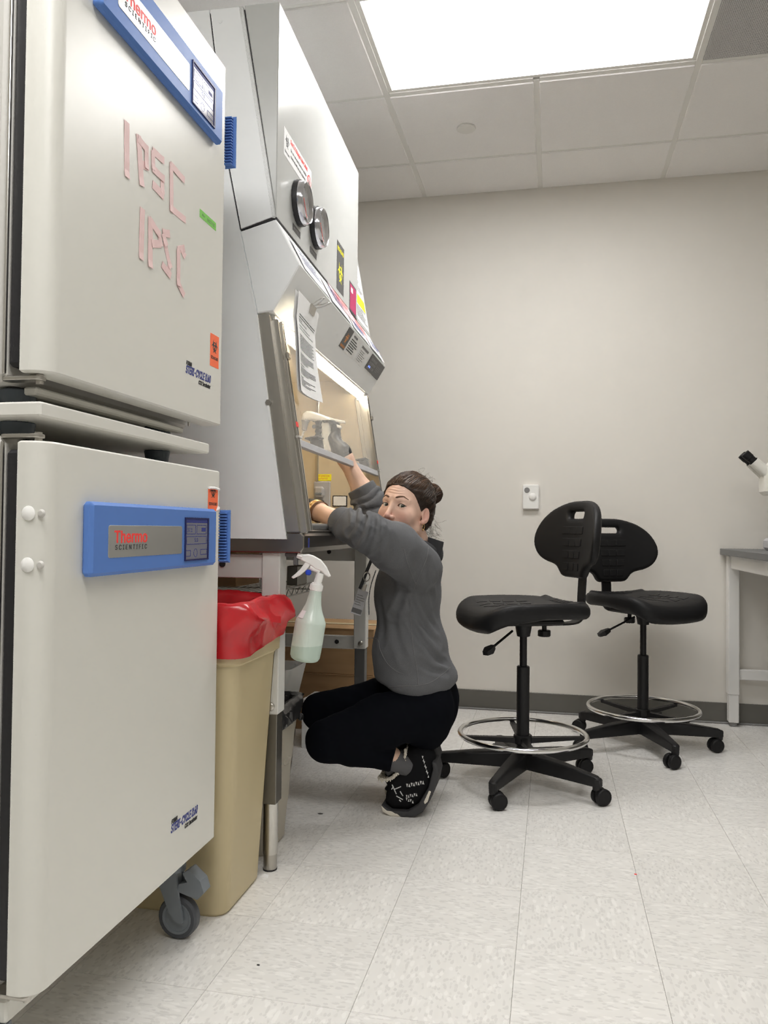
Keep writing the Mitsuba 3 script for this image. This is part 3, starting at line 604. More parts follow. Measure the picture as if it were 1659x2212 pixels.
# sash plane leans from (-.005, 1.515) down to (.088, .931)
SD = np.array([.093, 0, -.584]); SD /= np.linalg.norm(SD); SOo = np.cross(SD, Y); SOo = -SOo if SOo[0] < 0 else SOo
S0 = np.array([-.005, 0, 1.515])
def SA(t, v, out=0.0): return S0+SD*t+Y*v+SOo*out
def sbar(t0, t1, v0, v1, o0, o1, c=.002):
    m = bx(t0, t1, v0, v1, o0, o1, c); m.apply_transform(frame(SD, Y, np.cross(SD, Y), S0)) ; return m
SG = 1 if np.cross(SD, Y)[0] > 0 else -1
def sb(t0, t1, v0, v1, o0, o1, c=.002): return sbar(t0, t1, v0, v1, SG*o0, SG*o1, c)
tz = lambda z: (1.515-z)/.5834*np.linalg.norm([.093, .584])/1.0
sash = bsc+'__sash'
gl = trimesh.Trimesh([SA(-.02, .058), SA(tz(1.186), .058), SA(tz(1.186), 1.276), SA(-.02, 1.276)], [[0, 1, 2], [0, 2, 3]], process=False)
bput('sash', gl, 'm_glass', smooth=False, label='clear glass sash')
put(sash+'__bottom_rail', sb(tz(1.188), tz(1.166), .058, 1.276, -.006, .008), 'm_greybag', M=MB, label='grey bottom rail')
for v in (.36, 1.12): put(sash+'__hook', [sb(tz(1.228), tz(1.190), v, v+.035, -.040, -.004, .006), sb(tz(1.233), tz(1.227), v-.022, v+.05, -.05, -.004, .0025)], 'm_gasket', M=MB, label='dark sash hook')
for v0, d in ((.018, 1), (1.30, -1)):
    f_ = lambda a, b: (v0+d*a, v0+d*b) if d > 0 else (v0+d*b, v0+d*a)
    tr = bput('sash_track', sb(.0, tz(.926), *f_(0, .012), -.052, .006, .002), 'm_steelrough', label='brushed steel sash track')
    for a, b, o0, o1 in ((.010, .019, -.03, .004), (.019, .024, -.03, .012), (.024, .036, -.030, -.004), (.036, .042, -.03, .011)):
        put(tr+'__channel', sb(.004, tz(.932), *f_(a, b), o0, o1, .001), 'm_steel', M=MB)
    put(tr+'__clip', sb(tz(1.425), tz(1.405), *f_(.012, .038), .010, .020, .004), 'm_steelrough', M=MB)
    put(tr+'__stop', sb(tz(1.192), tz(1.186), *f_(.008, .045), .008, .018, .001), 'm_chrome', M=MB)
    put(tr+'__tape', sb(tz(1.232), tz(1.218), *f_(.017, .040), .0118, .0128, .0001), 'm_red', M=MB, label='strip of red tape')
bput('front_post', [profx([(.040, .93), (-.052, 1.525), (-.018, 1.525), (.075, .93)], .002, .019)], 'm_steelrough', smooth=False)
bput('front_post', [profx([(.040, .93), (-.052, 1.525), (-.018, 1.525), (.075, .93)], 1.312, 1.327)], 'm_steelrough', smooth=False)
# drain pan under the front
mat('m_pan', (.30, .28, .25), .30, metallic=1.0)
pan = prof([(-.79, .927), (.078, .927), (.089, .918), (.089, .886), (.080, .872), (-.79, .872)], .004, VW-.004, .003)
bput('drain_pan', pan, 'm_pan', smooth=25, label='brushed steel drain pan')
bput('drain_pan', [bx(.0, .081, .05, 1.29, .9265, .9345, .003)], 'm_steel')
bput('drain_pan__blue_mark', bx(.0886, .0895, .045, .060, .886, .912, .0003), 'm_inkblue', smooth=False)
# stand: legs with dark adjustable feet and cross rails
st = thing('cabinet_stand', 'white metal stand with steel feet under the safety cabinet', 'stand')
mat('m_leg', (.20, .19, .17), .35, metallic=.8)
for N, V in ((-.008, .048), (-.008, 1.255), (-.68, .048), (-.68, 1.255)):
    lg = bput('leg', bx(N-.026, N+.026, V-.030, V+.030, .43, .872, .003), 'm_stand', base=st)
    put(lg+'__extension', bx(N-.022, N+.022, V-.026, V+.026, .185, .435, .002), 'm_leg' if V < 1 else 'm_darkgrey', M=MB, label='dark steel leg extension')
    put(lg+'__foot', cyl((N, V, .045), (N, V, .188), .0205, 28), 'm_steel', M=MB, label='round steel foot')
    put(lg+'__foot_tip', cyl((N, V, .002), (N, V, .046), .0185, 28), 'm_steelrough', M=MB)
    put(lg+'__pad', cyl((N, V, 0), (N, V, .004), .0195, 28), 'm_gasket', M=MB)
    put(lg+'__bolt', sph((N+.005, V-.031, .452), (.012, .006, .012), 2), 'm_steelrough', M=MB)
for V in (.025, 1.245):
    r_ = bput('rail', bx(-.654, -.034, V, V+.020, .800, .866, .002), 'm_stand', base=st)
    put(r_+'__bolt', cyl((-.15, V-.004, .838), (-.15, V+.001, .838), .009, 14), 'm_gasket', M=MB)
bput('rail', bx(-.654, -.034, 1.24, 1.27, .425, .480, .003), 'm_stand', base=st)
bput('rail__bolt', cyl((-.11, 1.236, .455), (-.11, 1.242, .455), .009, 14), 'm_gasket', base=st)
bput('rail', bx(-.692, -.668, .079, 1.224, .80, .866, .002), 'm_stand', base=st)
# sheet of paper hanging from a binder clip on the console
def hanging(du, dn, seed, h=.279, w=.216):
    nx, ny = 9, 24; pts = []
    rr = np.random.default_rng(seed)
    for j in range(ny):
        t = j/(ny-1)
        for i in range(nx):
            s_ = i/(nx-1); z = 1.603-h*t-.010*s_*(1-t)
            N = np.interp(z, [1.30, 1.40, 1.53, 1.61], [.052, .046, .036, .050])+dn+.010*(s_-.5)**2*4*t+.004*math.sin(5*t+2*s_)
            pts.append((N, .052+du+w*s_+.012*t, z))
    i, j = np.meshgrid(np.arange(nx-1), np.arange(ny-1), indexing='ij'); q = np.stack([j*nx+i, j*nx+i+1, (j+1)*nx+i+1, (j+1)*nx+i], -1).reshape(-1, 4)
    return np.array(pts).reshape(ny, nx, 3), np.vstack([q[:, [0, 1, 2]], q[:, [0, 2, 3]]])
for e, (du, dn, lab) in enumerate(((0, .002, 'white printed page hanging from the binder clip, in front'), (-.012, -.004, 'white page hanging from the binder clip, behind the printed page'))):
    P_, f_ = hanging(du, dn, e); k = thing('hanging_page', lab, 'paper')
    n_ = P_.reshape(-1, 3); v2 = n_-[.0005, 0, 0]
    put(k+'__sheet', trimesh.Trimesh(np.vstack([n_, v2]), np.vstack([f_[:, ::-1], f_+len(n_)]), process=False), 'm_paper', smooth=True, M=MB)
    if e == 0:
        rows = [(.20, .85, 2), (.225, .83, 2), (.25, .2, 1), (.27, .45, 1), (.31, .62, 1), (.34, .78, 1)]+[(.40+i*.018, .8-.06*(i % 2), 1) for i in range(9)]+[(.59+i*.017, .75-.25*(i > 3), 1) for i in range(6)]+[(.705, .3, 2)]+[(.73+i*.016, .78-.3*(i == 4), 1) for i in range(5)]+[(.83, .2, 2)]+[(.85+i*.016, .72-.2*(i % 3), 1) for i in range(5)]
        ms = []
        def at(t, s_):
            y, x = t*23, s_*8; j0, i0 = min(int(y), 22), min(int(x), 7); a, b = y-j0, x-i0
            return (P_[j0, i0]*(1-a)*(1-b)+P_[j0+1, i0]*a*(1-b)+P_[j0, i0+1]*(1-a)*b+P_[j0+1, i0+1]*a*b)+[.0006, 0, 0]
        for t, e_, b in rows:
            ss = np.linspace(.12, e_+.08, 7); pp = np.array([at(t, s) for s in ss]); qq = np.array([at(t+.0055*(1+.3*(b-1)), s) for s in ss])
            f = [[i, i+1, i+8] for i in range(6)]+[[i, i+8, i+7] for i in range(6)]
            ms.append(trimesh.Trimesh(np.vstack([pp, qq]), f, process=False))
        put(k+'__print', ms, 'm_ink', smooth=False, M=MB)
cl = thing('binder_clip', 'silver binder clip holding the pages on the console', 'clip')
CC = MB @ frame(Y, CN, CO, np.array([kL[0], 0, kL[1]])+Y*.190+CN*.075+CO*.016)
put(cl+'__body', [hull([(x, y, z) for x in (-.024, .024) for (y, z) in ((-.012, -.004), (-.012, .012), (.014, .002), (.014, .006))])], 'm_steelrough', M=CC)
for a, dx in ((.6, -.006), (1.25, .008)):
    pts = bez([(dx-.012, .012, .004), (dx-.010, .030, .012+.02*(a-.6)), (dx-.004, .046, .02+.03*(a-.6)), (dx+.004, .046, .02+.03*(a-.6)), (dx+.010, .030, .012+.02*(a-.6)), (dx+.012, .012, .004)], 6)
    put(cl+'__handle', tube(pts, .0018, 8), 'm_chrome', M=CC)

# ------------------------------------------------------------------ bins, bottle and stores under the cabinet
def loft(rings):
    """closed rings (k, n, 3) joined into a skin; first and last rings are capped"""
    r = np.asarray(rings, float); k, n = r.shape[:2]; v = r.reshape(-1, 3)
    i, j = np.meshgrid(np.arange(k-1), np.arange(n), indexing='ij'); j2 = (j+1) % n
    q = np.stack([i*n+j, i*n+j2, (i+1)*n+j2, (i+1)*n+j], -1).reshape(-1, 4)
    v = np.vstack([v, r[0].mean(0), r[-1].mean(0)]); a, b = len(v)-2, len(v)-1; jj = np.arange(n)
    f = np.vstack([q[:, [0, 1, 2]], q[:, [0, 2, 3]], np.column_stack([np.full(n, a), (jj+1) % n, jj]), np.column_stack([np.full(n, b), (k-1)*n+jj, (k-1)*n+(jj+1) % n])])
    return trimesh.Trimesh(v, f, process=False)
def rring(x0, x1, y0, y1, r, z, n=96):
    c = rrect(x0, x1, y0, y1, r, 8).exterior; s = np.linspace(0, c.length, n, endpoint=False)
    return np.array([(*c.interpolate(t).coords[0], z) for t in s])
def bin_body(b0, b1, h, r, wall=.004, rim=None):
    R_ = lambda t, o, z: rring(b0[0]+(b1[0]-b0[0])*t+o, b0[1]+(b1[1]-b0[1])*t-o, b0[2]+(b1[2]-b0[2])*t+o, b0[3]+(b1[3]-b0[3])*t-o, r, z)
    rs = [R_(0, .006, 0), R_(0, 0, .008)]+[R_(t, 0, h*t) for t in (.3, .6, .80)]
    rs += [R_(.82, -.001, h*.815), R_(.83, -.010, h*.825), R_(1, -.010, h)] if rim else [R_(1, 0, h)]
    rs += [R_(1, wall, h), R_(.02, wall, .02)]
    return loft(rs)
b0, b1 = (-.93, -.385, -.333, -.085), (-.985, -.345, -.372, -.062)
bn = thing('waste_bin', 'tall beige waste bin with a red liner beside the lower incubator', 'bin')
put(bn+'__body', bin_body(b0, b1, .745, .035, rim=True), 'm_beige', smooth=35)
def bag_rings(b, r, zs, offs, amps, seed, n=140):
    out = []
    for i, (z, o, a) in enumerate(zip(zs, offs, amps)):
        c = rring(b[0]-o, b[1]+o, b[2]-o, b[3]+o, r, z, n); ctr = c.mean(0)
        p = c*np.array([9, 9, 14])+seed; m = meshkit.fbm(p, 3, seed)-.5; m2 = meshkit.fbm(c*np.array([22, 22, 30])+seed*3, 3, seed+5)-.5
        d = c-ctr; d[:, 2] = 0; d /= np.linalg.norm(d, axis=1, keepdims=True)
        c = c+d*np.maximum(a*(1.6*m+1.4*np.abs(m2)-.1), -.25*abs(o)-.001)[:, None]; c[:, 2] += a*.7*m2; out.append(c)
    return out
bag = thing('red_bag', 'red plastic biohazard bag lining the tall beige bin', 'bag')
zs = [.636, .640, .655, .675, .695, .712, .728, .742, .753, .760, .762, .757, .745, .72, .68, .60]
of = [.015, .016, .018, .020, .022, .023, .022, .020, .017, .012, .004, -.012, -.018, -.024, -.034, -.05]
am = [.008, .010, .018, .026, .034, .038, .036, .030, .024, .022, .024, .026, .03, .035, .04, .04]
rings = bag_rings((-.985, -.343, -.372, -.062), .045, zs, of, am, 4)
for q in rings:            # the hem hangs lower at the near corner and is hitched up towards the cabinet's leg
    t = np.clip((q[:, 1]+.38)/.32, 0, 1); w = np.clip((.74-q[:, 2])/.10, 0, 1); q[:, 2] += (.028*t-.006)*w
    q[:, 0] += .006*np.exp(-((q[:, 1]+.10)/.05)**2-((q[:, 2]-.70)/.03)**2)*(q[:, 0] > -.5)
put(bag, loft(rings), 'm_redbag', smooth=28)
g0, g1 = (-.86, -.412, .02, .205), (-.90, -.398, -.03, .285)
bn2 = thing('waste_bin', 'small taupe waste bin with a black liner under the safety cabinet', 'bin')
put(bn2+'__body', bin_body(g0, g1, .405, .03), 'm_taupe', smooth=35)
put(bn2+'__dent', sph((-.4035, .17, .235), (.003, .03, .012), 2), 'm_taupe', smooth=True)
bag2 = thing('black_bag', 'black crumpled plastic bag lining the small taupe bin', 'bag')
zs = [.345, .36, .375, .39, .40, .41, .416, .412, .40, .36]
of = [.006, .010, .014, .018, .018, .014, .004, -.008, -.016, -.03]
rings = bag_rings((-.90, -.398, -.03, .285), .04, zs, of, [.012, .024, .034, .040, .040, .034, .03, .03, .03, .03], 11)
put(bag2+'__liner', loft(rings), 'm_blackbag', smooth=20)
put(bag2+'__knot', sph((-.400, .287, .340), (.010, .012, .012), 2), 'm_blackbag', smooth=True)
gb = thing('grey_bag', 'pale grey plastic bag showing inside the black liner', 'bag')
put(gb, loft(bag_rings((-.72, -.415, .03, .20), .05, [.362, .39, .425, .448, .455], [-.03, -.01, 0, -.02, -.08], [.02, .03, .03, .03, .03], 21)), 'm_greybag', smooth=25)
# spray bottle hanging by its trigger from a hook under the pan
sp = thing('spray_bottle', 'translucent spray bottle with white trigger hanging from the safety cabinet', 'bottle')
ax = np.array([.150, .02, .989]); ax /= np.linalg.norm(ax)
SBK = .84; hx = np.array([.978, .209, 0]); hx -= ax*(hx@ax); hx /= np.linalg.norm(hx); hy = np.cross(ax, hx)
SB = frame(hx, hy, ax, np.array([-.2785, -.062, .580]))
pr = [(0, .003), (.030, 0), (.036, .004), (.0395, .012), (.0405, .03), (.0405, .102), (.0400, .108), (.035, .119), (.027, .136), (.0215, .152), (.0185, .168), (.0165, .185), (.0160, .195)]
def sq(m, k=.35):
    v = m.vertices; a = np.arctan2(v[:, 1], v[:, 0]); r = np.hypot(v[:, 0], v[:, 1]); s_ = 1+.03*np.cos(4*a); v[:, 0] = r*s_*np.cos(a); v[:, 1] = r*s_*np.sin(a); m.vertices = v; return m
def bott_fn(p, n, uv):       # the liquid shows darker through the frosted wall below its level
    h = (p.x+.2785)*float(ax[0])+(p.y+.062)*float(ax[1])+(p.z-.58)*float(ax[2])
    return mix((.46, .575, .505), (.60, .70, .635), sst(.6215, .6225, p.z))*(1-.12*sst(.17, .20, h))
proc('m_bottlewall', bott_fn, .22, spec=.5)
put(sp+'__bottle', sq(lathe(pr, 48, None)), 'm_bottlewall', smooth=35, M=SB)
SBH = SB @ tf(np.eye(3)*SBK, (0, 0, .195-.230*SBK))
put(sp+'__collar', cyl((0, 0, .226), (0, 0, .248), .0205, 36, bev=.002), 'm_white', M=SBH)
for i in range(24):
    a = i*math.pi/12; put(sp+'__collar__ridge', bx(.0200, .0214, -.0012, .0012, .229, .245, .0004), 'm_white', smooth=False, M=SBH @ tf(rotz(a)))
put(sp+'__neck', [cyl((0, 0, .246), (0, 0, .252), .0175, 28, bev=.001), cyl((.001, 0, .250), (.006, 0, .285), .0135, 24, .0120)], 'm_white', M=SBH)
hd = Polygon([(-.064, .318), (-.060, .334), (-.044, .338), (-.028, .337), (.0, .327), (.022, .307), (.036, .286), (.040, .281), (.034, .277), (.020, .283), (.010, .292), (-.010, .296), (-.034, .308), (-.046, .312)]).buffer(.001)
put(sp+'__head', puffy(hd, .022, .005, .0018), 'm_white', smooth=True, M=SBH @ frame(X, Z, -Y, (0, 0, 0)))
put(sp+'__nozzle', cyl((-.060, 0, .327), (-.078, 0, .330), .0105, 6, .0095, .001), 'm_white', smooth=False, M=SBH)
tg = Polygon([(-.046, .316), (-.030, .314), (-.034, .300), (-.044, .284), (-.060, .266), (-.078, .254), (-.084, .257), (-.074, .268), (-.062, .284), (-.052, .302)])
put(sp+'__trigger', puffy(tg.buffer(.001), .017, .004, .0016), 'm_white', smooth=True, M=SBH @ frame(X, Z, -Y, (0, 0, 0)))
put(sp+'__pump', cyl((-.030, 0, .299), (.004, 0, .290), .0085, 20), 'm_white', M=SBH)
put(sp+'__blue_lock', bx(-.042, -.024, -.009, .009, .272, .289, .004), 'm_bluetag', M=SBH @ tf(None, (0, 0, 0)), label='blue plastic trigger lock')
lab = []
for t in np.linspace(0, 1, 5):
    z = .116+.020*t; rr_ = np.interp(z, [q[1] for q in pr], [q[0] for q in pr])+.0012
    lab.append([(rr_*math.cos(a), rr_*math.sin(a), z) for a in np.linspace(math.radians(202), math.radians(238), 7)])
lab = np.array(lab); i, j = np.meshgrid(np.arange(4), np.arange(6), indexing='ij'); q = np.stack([i*7+j, i*7+j+1, (i+1)*7+j+1, (i+1)*7+j], -1).reshape(-1, 4)
put(sp+'__label', trimesh.Trimesh(lab.reshape(-1, 3), np.vstack([q[:, [0, 1, 2]], q[:, [0, 2, 3]]]), process=False), 'm_paper', smooth=False, M=SB, label='small white sticker')
hk = thing('hook', 'small dark red hook under the safety cabinet holding the spray bottle', 'hook')
put(hk, [bx(-.335, -.300, -.072, -.058, .861, .8715, .002), bx(-.311, -.300, -.072, -.058, .838, .866, .002)], 'm_pan_red' if False else 'm_darkgrey')
# wire shelf and boxes in the dark behind
mat('m_wire', (.42, .42, .40), .35, metallic=.8)
ws = thing('wire_shelf', 'wire shelf with zigzag edge in the shade under the safety cabinet', 'shelf')
SZ, sA, sB_, sC, sD = .722, np.array([-.545, .36]), np.array([-.545, .92]), np.array([-1.15, .92]), np.array([-1.15, .36])
for a, b in ((sA, sB_), (sB_, sC), (sC, sD), (sD, sA)):
    d = (b-a)/np.linalg.norm(b-a); L = np.linalg.norm(b-a); nz = int(L/.03)
    for z in (SZ, SZ-.028): put(ws+'__rim_wire', tube([(*a, z), (*(a+d*L/2), z), (*b, z)], .0026, 8), 'm_wire')
    zz = [(*(a+d*L*i/nz), SZ-.001 if i % 2 else SZ-.027) for i in range(nz+1)]
    put(ws+'__zigzag_wire', tube(zz, .0018, 6), 'm_wire')
for i in range(24):
    x = -1.13+i*.025; put(ws+'__deck_wire', tube([(x, .36, SZ), (x, .64, SZ), (x, .92, SZ)], .0016, 6), 'm_wire')
for p in (sC, sD): put(ws+'__post', cyl((*p, 0), (*p, .80), .012, 16), 'm_wire')
put(ws+'__post', cyl((*sA, SZ-.05), (*sA, SZ+.03), .010, 16), 'm_wire')
def carton(name, label, x0, x1, y0, y1, z0, z1, m='m_card', tape=True, group=None, catg='box'):
    k = thing(name, label, catg, group)
    put(k+'__body', bx(x0, x1, y0, y1, z0, z1, .002), m, smooth=False)
    if tape:
        put(k+'__flap', bx(x0, x1, y0-.0025, y0+.05, z1-.0025, z1+.0015, .0008), m, smooth=False)
    return k
carton('cardboard_box', 'brown cardboard box low in the stack behind the cabinet stand', -1.02, -.40, 1.42, 1.82, .0, .262)
k = carton('cardboard_box', 'brown cardboard box on top of the stack behind the cabinet stand', -1.02, -.42, 1.42, 1.80, .264, .475)
put(k+'__tape', bx(-1.02, -.42, 1.57, 1.62, .4755, .478, .0002), 'm_beige', smooth=False)
k = carton('white_box', 'white printed box on the floor in front of the stacked cartons', -.665, -.50, 1.12, 1.30, 0, .205, 'm_paper')
put(k+'__print', bx(-.60, -.575, 1.1190, 1.1199, .168, .182, .0001), 'm_inkblue', smooth=False)
put(k+'__print', lines(.10, .03, 3, .002), 'm_inkgrey', smooth=False, M=frame(X, Z, -Y, (-.65, 1.1195, .125)))
carton('cardboard_box', 'brown cardboard box on the wire shelf near the left wall', -.90, -.735, .55, .78, SZ+.003, SZ+.14)
k = carton('white_box', 'white box with a red dot at the edge of the wire shelf', -.625, -.585, .50, .62, SZ+.003, SZ+.085, 'm_paper', False)
put(k+'__dot', lathe([[0, 0], [.006, 0], [.006, .0006], [0, .0006]], 20, frame(X, Z, -Y, (-.604, .4998, SZ+.052))), 'm_magenta', smooth=False, label='red dot')
carton('dark_box', 'dark brown box between the white boxes on the wire shelf', -.588, -.548, .68, .80, SZ+.003, SZ+.075, 'm_leg', False)
carton('white_box', 'low white box behind the spray bottle head on the wire shelf', -.60, -.55, .80, .91, SZ+.003, SZ+.045, 'm_paper', False)
k = thing('white_bin', 'white plastic tub on the floor behind the small taupe bin', 'tub')
put(k+'__body', bin_body((-.70, -.56, .36, .50), (-.74, -.452, .335, .52), .475, .02), 'm_stand', smooth=35)
# scraps on the floor
c = px_floor(572, 1893)
k = thing('paper_scrap', 'scrap of white paper on the floor by the steel foot', 'scrap')
put(k, hull([(c[0]-.012, c[1]-.006, 0), (c[0]+.011, c[1]-.008, 0), (c[0]+.008, c[1]+.010, .001), (c[0]-.009, c[1]+.006, .004), (c[0], c[1], .007)]), 'm_paper', smooth=False)
for (x, y, m, lab, s_) in ((558, 2085, 'm_gasket', 'black speck on the floor near the bottom edge', .0022), (1373, 1889, 'm_red', 'tiny red speck on a floor tile joint', .0026), (692, 1758, 'm_darkgrey', 'dark scuff of dirt on the floor near the boots', .006)):
    c = px_floor(x, y); k = thing('speck', lab, 'speck')
    put(k, sph((c[0], c[1], .0008), (s_*1.6, s_, .0012), 1), m, smooth=False)

# ------------------------------------------------------------------ laboratory stools
BACK = [(0, .295), (.06, .293), (.115, .281), (.165, .258), (.205, .222), (.230, .178), (.238, .135), (.228, .098), (.205, .070), (.172, .054), (.135, .046), (.108, .034), (.092, .015), (.078, .003), (.06, 0), (0, 0)]
BACKP = Polygon(bez(BACK, 5).tolist()+[(-x, y) for x, y in bez(BACK, 5)[::-1].tolist()]).buffer(0).difference(rrect(-.058, .058, .226, .253, .013))
SEATP = Polygon(bez([(.205, 0), (.205, .08), (.19, .155), (.14, .197), (.06, .213), (-.02, .216), (-.10, .208), (-.17, .190), (-.21, .155), (-.225, .08), (-.228, 0)], 6).tolist()+[(x, -y) for x, y in bez([(.205, 0), (.205, .08), (.19, .155), (.14, .197), (.06, .213), (-.02, .216), (-.10, .208), (-.17, .190), (-.21, .155), (-.225, .08), (-.228, 0)], 6)[::-1].tolist()]).buffer(0)
_back = puffy(BACKP, .036, .016, .006); _seat = puffy(SEATP, .056, .024, .007)
def bend_back(m):
    v = m.vertices.copy(); w, h, d = v.T
    f = d+.95*w*w-.10*(h-.14)**2*4+.012*np.exp(-((np.abs(w)-.085)/.02)**2)*0
    m = trimesh.Trimesh(np.column_stack([f, -w, h]), m.faces, process=False); return m
def bend_seat(m):
    v = m.vertices.copy(); x, y, z = v.T
    dz = -.9*np.maximum(x-.10, 0)**2*4.0-.22*np.maximum(-(x+.10), 0)**2+.35*np.abs(y)**2*1.2-.006*np.exp(-(x/.12)**2-(y/.12)**2)+.010*np.exp(-((x+.185)/.02)**2)*(np.abs(y) < .15)
    z = np.where(z < 0, z*(1+.9*np.clip((x+.02)/.2, 0, 1)*np.clip((.205-x)/.03, 0, 1)), z)
    return trimesh.Trimesh(np.column_stack([x, y, z+dz]), m.faces, process=False)
def pads(polys, t):
    out = []
    for P in polys:
        m = ext(P, t); m = m.subdivide().subdivide() if False else m; out.append(m)
    return out
castor_parts = {}
def make_stool(label, x, y, face, base0, seat_z, back_off, ring_z, rod_top, rod_mid, cast_seed, lever):
    k = thing('lab_stool', label, 'stool', 'black stools by the back wall')
    R0 = tf(rotz(face), (x, y, 0))
    def p(part, mesh, m='m_black', base=None, smooth=32, **kw): return put((base or k)+'__'+part, mesh, m, smooth=smooth, M=R0, **kw)
    s_ = bend_seat(_seat); s_.apply_translation([.02, 0, seat_z]); sk = p('seat', s_, 'm_pu', smooth=True)
    for i in range(4):                                # moulded tread on the seat: chevron blocks
        for sg in (-1, 1):
            for j in range(2):
                P = Polygon([(0, .006), (.045, .006), (.030, .052), (-.015, .052)]).buffer(-.004).buffer(.003); m = ext(affinity.translate(P, .105-i*.055-j*.010, .010+j*.058), .003).subdivide()
                m.vertices[:, 1] *= sg; m.vertices[:, 2] += .0265
                if sg < 0: m.invert()
                m = bend_seat(m); m.apply_translation([.02, 0, seat_z]); p('tread_block', m, 'm_pu', base=sk, smooth=False)
    for j in range(5):
        m = ext(sbox(-.188, -.066+j*.028, -.160, -.046+j*.028), .003).subdivide(); m.vertices[:, 2] += .0265; m = bend_seat(m); m.apply_translation([.02, 0, seat_z]); p('tread_block', m, 'm_pu', base=sk, smooth=False)
    b = bend_back(_back); B0 = tf(np.array([[math.cos(.10), 0, -math.sin(.10)], [0, 1, 0], [math.sin(.10), 0, math.cos(.10)]]), (-.205, 0, back_off))
    b.apply_transform(B0); bk = p('backrest', b, 'm_pu', smooth=True)
    for r_ in range(4):
        for c_ in range(3):
            w0, w1 = (.030 if r_ < 1 else .034), .016+.003*r_
            cx, cy = (c_-1)*(.040+.004*r_), .040+r_*.046
            P = Polygon([(cx-w1, cy-.014), (cx+w1, cy-.014), (cx+w1+.002, cy+.016), (cx-w1-.002, cy+.016)]).buffer(-.003).buffer(.003)
            m = slab(np.array(P.exterior.coords)[:-1], .0045, .0016).subdivide(); m.vertices[:, 2] += .0165; m = bend_back(m); m.apply_transform(B0); p('grip_pad', m, 'm_pu', base=bk, smooth=False)
    # bracket: flat steel bar from under the seat, round the back and up behind the backrest
    pts = bez([(-.02, seat_z-.052), (-.12, seat_z-.052), (-.195, seat_z-.050), (-.228, seat_z-.035), (-.238, seat_z+.005), (-.240, seat_z+.06), (-.2455, back_off+.02), (-.252, back_off+.10)], 8)
    rb = []
    for i, q in enumerate(pts):
        d = pts[min(i+1, len(pts)-1)]-pts[max(i-1, 0)]; d /= np.linalg.norm(d); nn = np.array([-d[1], d[0]])*.0035
        rb.append([(q[0]+nn[0], -.026, q[1]+nn[1]), (q[0]+nn[0], .026, q[1]+nn[1]), (q[0]-nn[0], .026, q[1]-nn[1]), (q[0]-nn[0], -.026, q[1]-nn[1])])
    p('back_bracket', loft(rb), smooth=25)
    p('seat_plate', bx(-.13, .10, -.075, .075, seat_z-.048, seat_z-.028, .006))
    p('hub', cyl((0, 0, seat_z-.095), (0, 0, seat_z-.04), .024, 24, .034))
    lv, dv = np.array(lever[0]), np.array(lever[1])
    lk = p('lever', tube([lv, lv+(dv-lv)*.5, dv], .0045, 8)); e = (dv-lv)/np.linalg.norm(dv-lv)
    o_ = np.cross(e, Z); o_ /= np.linalg.norm(o_); q_ = np.cross(o_, e)
    p('paddle', hull([dv+e*a+o_*b_+q_*c_ for a, b_, c_ in [(0, s1*.008, s2*.008) for s1 in (-1, 1) for s2 in (-1, 1)]+[(.030, s1*.017, s2*.011) for s1 in (-1, 1) for s2 in (-1, 1)]+[(.055, s1*.010, s2*.007) for s1 in (-1, 1) for s2 in (-1, 1)]]), base=lk, smooth=False)
    kn = p('knob', cyl((-.085, 0, seat_z-.098), (-.085, 0, seat_z-.074), .024, 10, bev=.003), smooth=False)
    p('stem', cyl((-.085, 0, seat_z-.075), (-.085, 0, seat_z-.045), .009, 14), base=kn)
    p('gas_rod', cyl((0, 0, rod_mid-.01), (0, 0, rod_top), .0135, 20), 'm_black')
    p('column', cyl((0, 0, .09), (0, 0, rod_mid), .0235, 28, bev=.003))
    # foot ring on four flat spokes
    fr = p('foot_ring', tube([(.232*math.cos(a), .232*math.sin(a), ring_z) for a in np.linspace(0, 2*math.pi, 72, endpoint=False)], .0095, 12, True), 'm_chrome', smooth=True, label='chrome foot ring')
    p('ring_hub', cyl((0, 0, ring_z-.035), (0, 0, ring_z-.002), .034, 24, bev=.003), base=fr)
    for i in range(4):
        a = base0-face+.5+i*math.pi/2; m = hull([(r_, s1*w, zz) for r_, w, zs_ in ((.028, .013, (ring_z-.032, ring_z-.012)), (.228, .009, (ring_z-.018, ring_z-.008))) for s1 in (-1, 1) for zz in zs_])
        m.apply_transform(tf(rotz(a))); p('spoke', m, base=fr, smooth=False)
    hb = p('base_hub', cyl((0, 0, .062), (0, 0, .128), .052, 30, .034, .006))
    for i in range(5):
        a = base0-face+i*2*math.pi/5; A = tf(rotz(a))
        m = hull(np.vstack([[(r_, s1*w, zz) for r_, w, zs_ in ((.020, .030, (.064, .116)), (.18, .021, (.066, .106)), (.312, .0155, (.064, .092))) for s1 in (-1, 1) for zz in zs_], [(r_, s1*(w-.006), zz) for r_, w, zz in ((.02, .030, .124), (.18, .021, .113), (.308, .0155, .098)) for s1 in (-1, 1)], [(.328, s1*.008, zz) for s1 in (-1, 1) for zz in (.066, .088)]]))
        m.apply_transform(A); ak = p('base_arm', m, smooth=30)
        m = cyl((.312, 0, .050), (.312, 0, .092), .0150, 18, .0165, .003); m.apply_transform(A); p('end_boss', m, base=ak)
        ca = cast_seed[i]-face
        C0 = A @ tf(rotz(ca-a), (.312, 0, 0))
        ck = put(k+'__castor', [cyl((0, 0, .030), (0, 0, .054), .006, 12), bx(-.002, .030, -.0035, .0035, .018, .052, .002)], 'm_black', M=R0 @ C0)
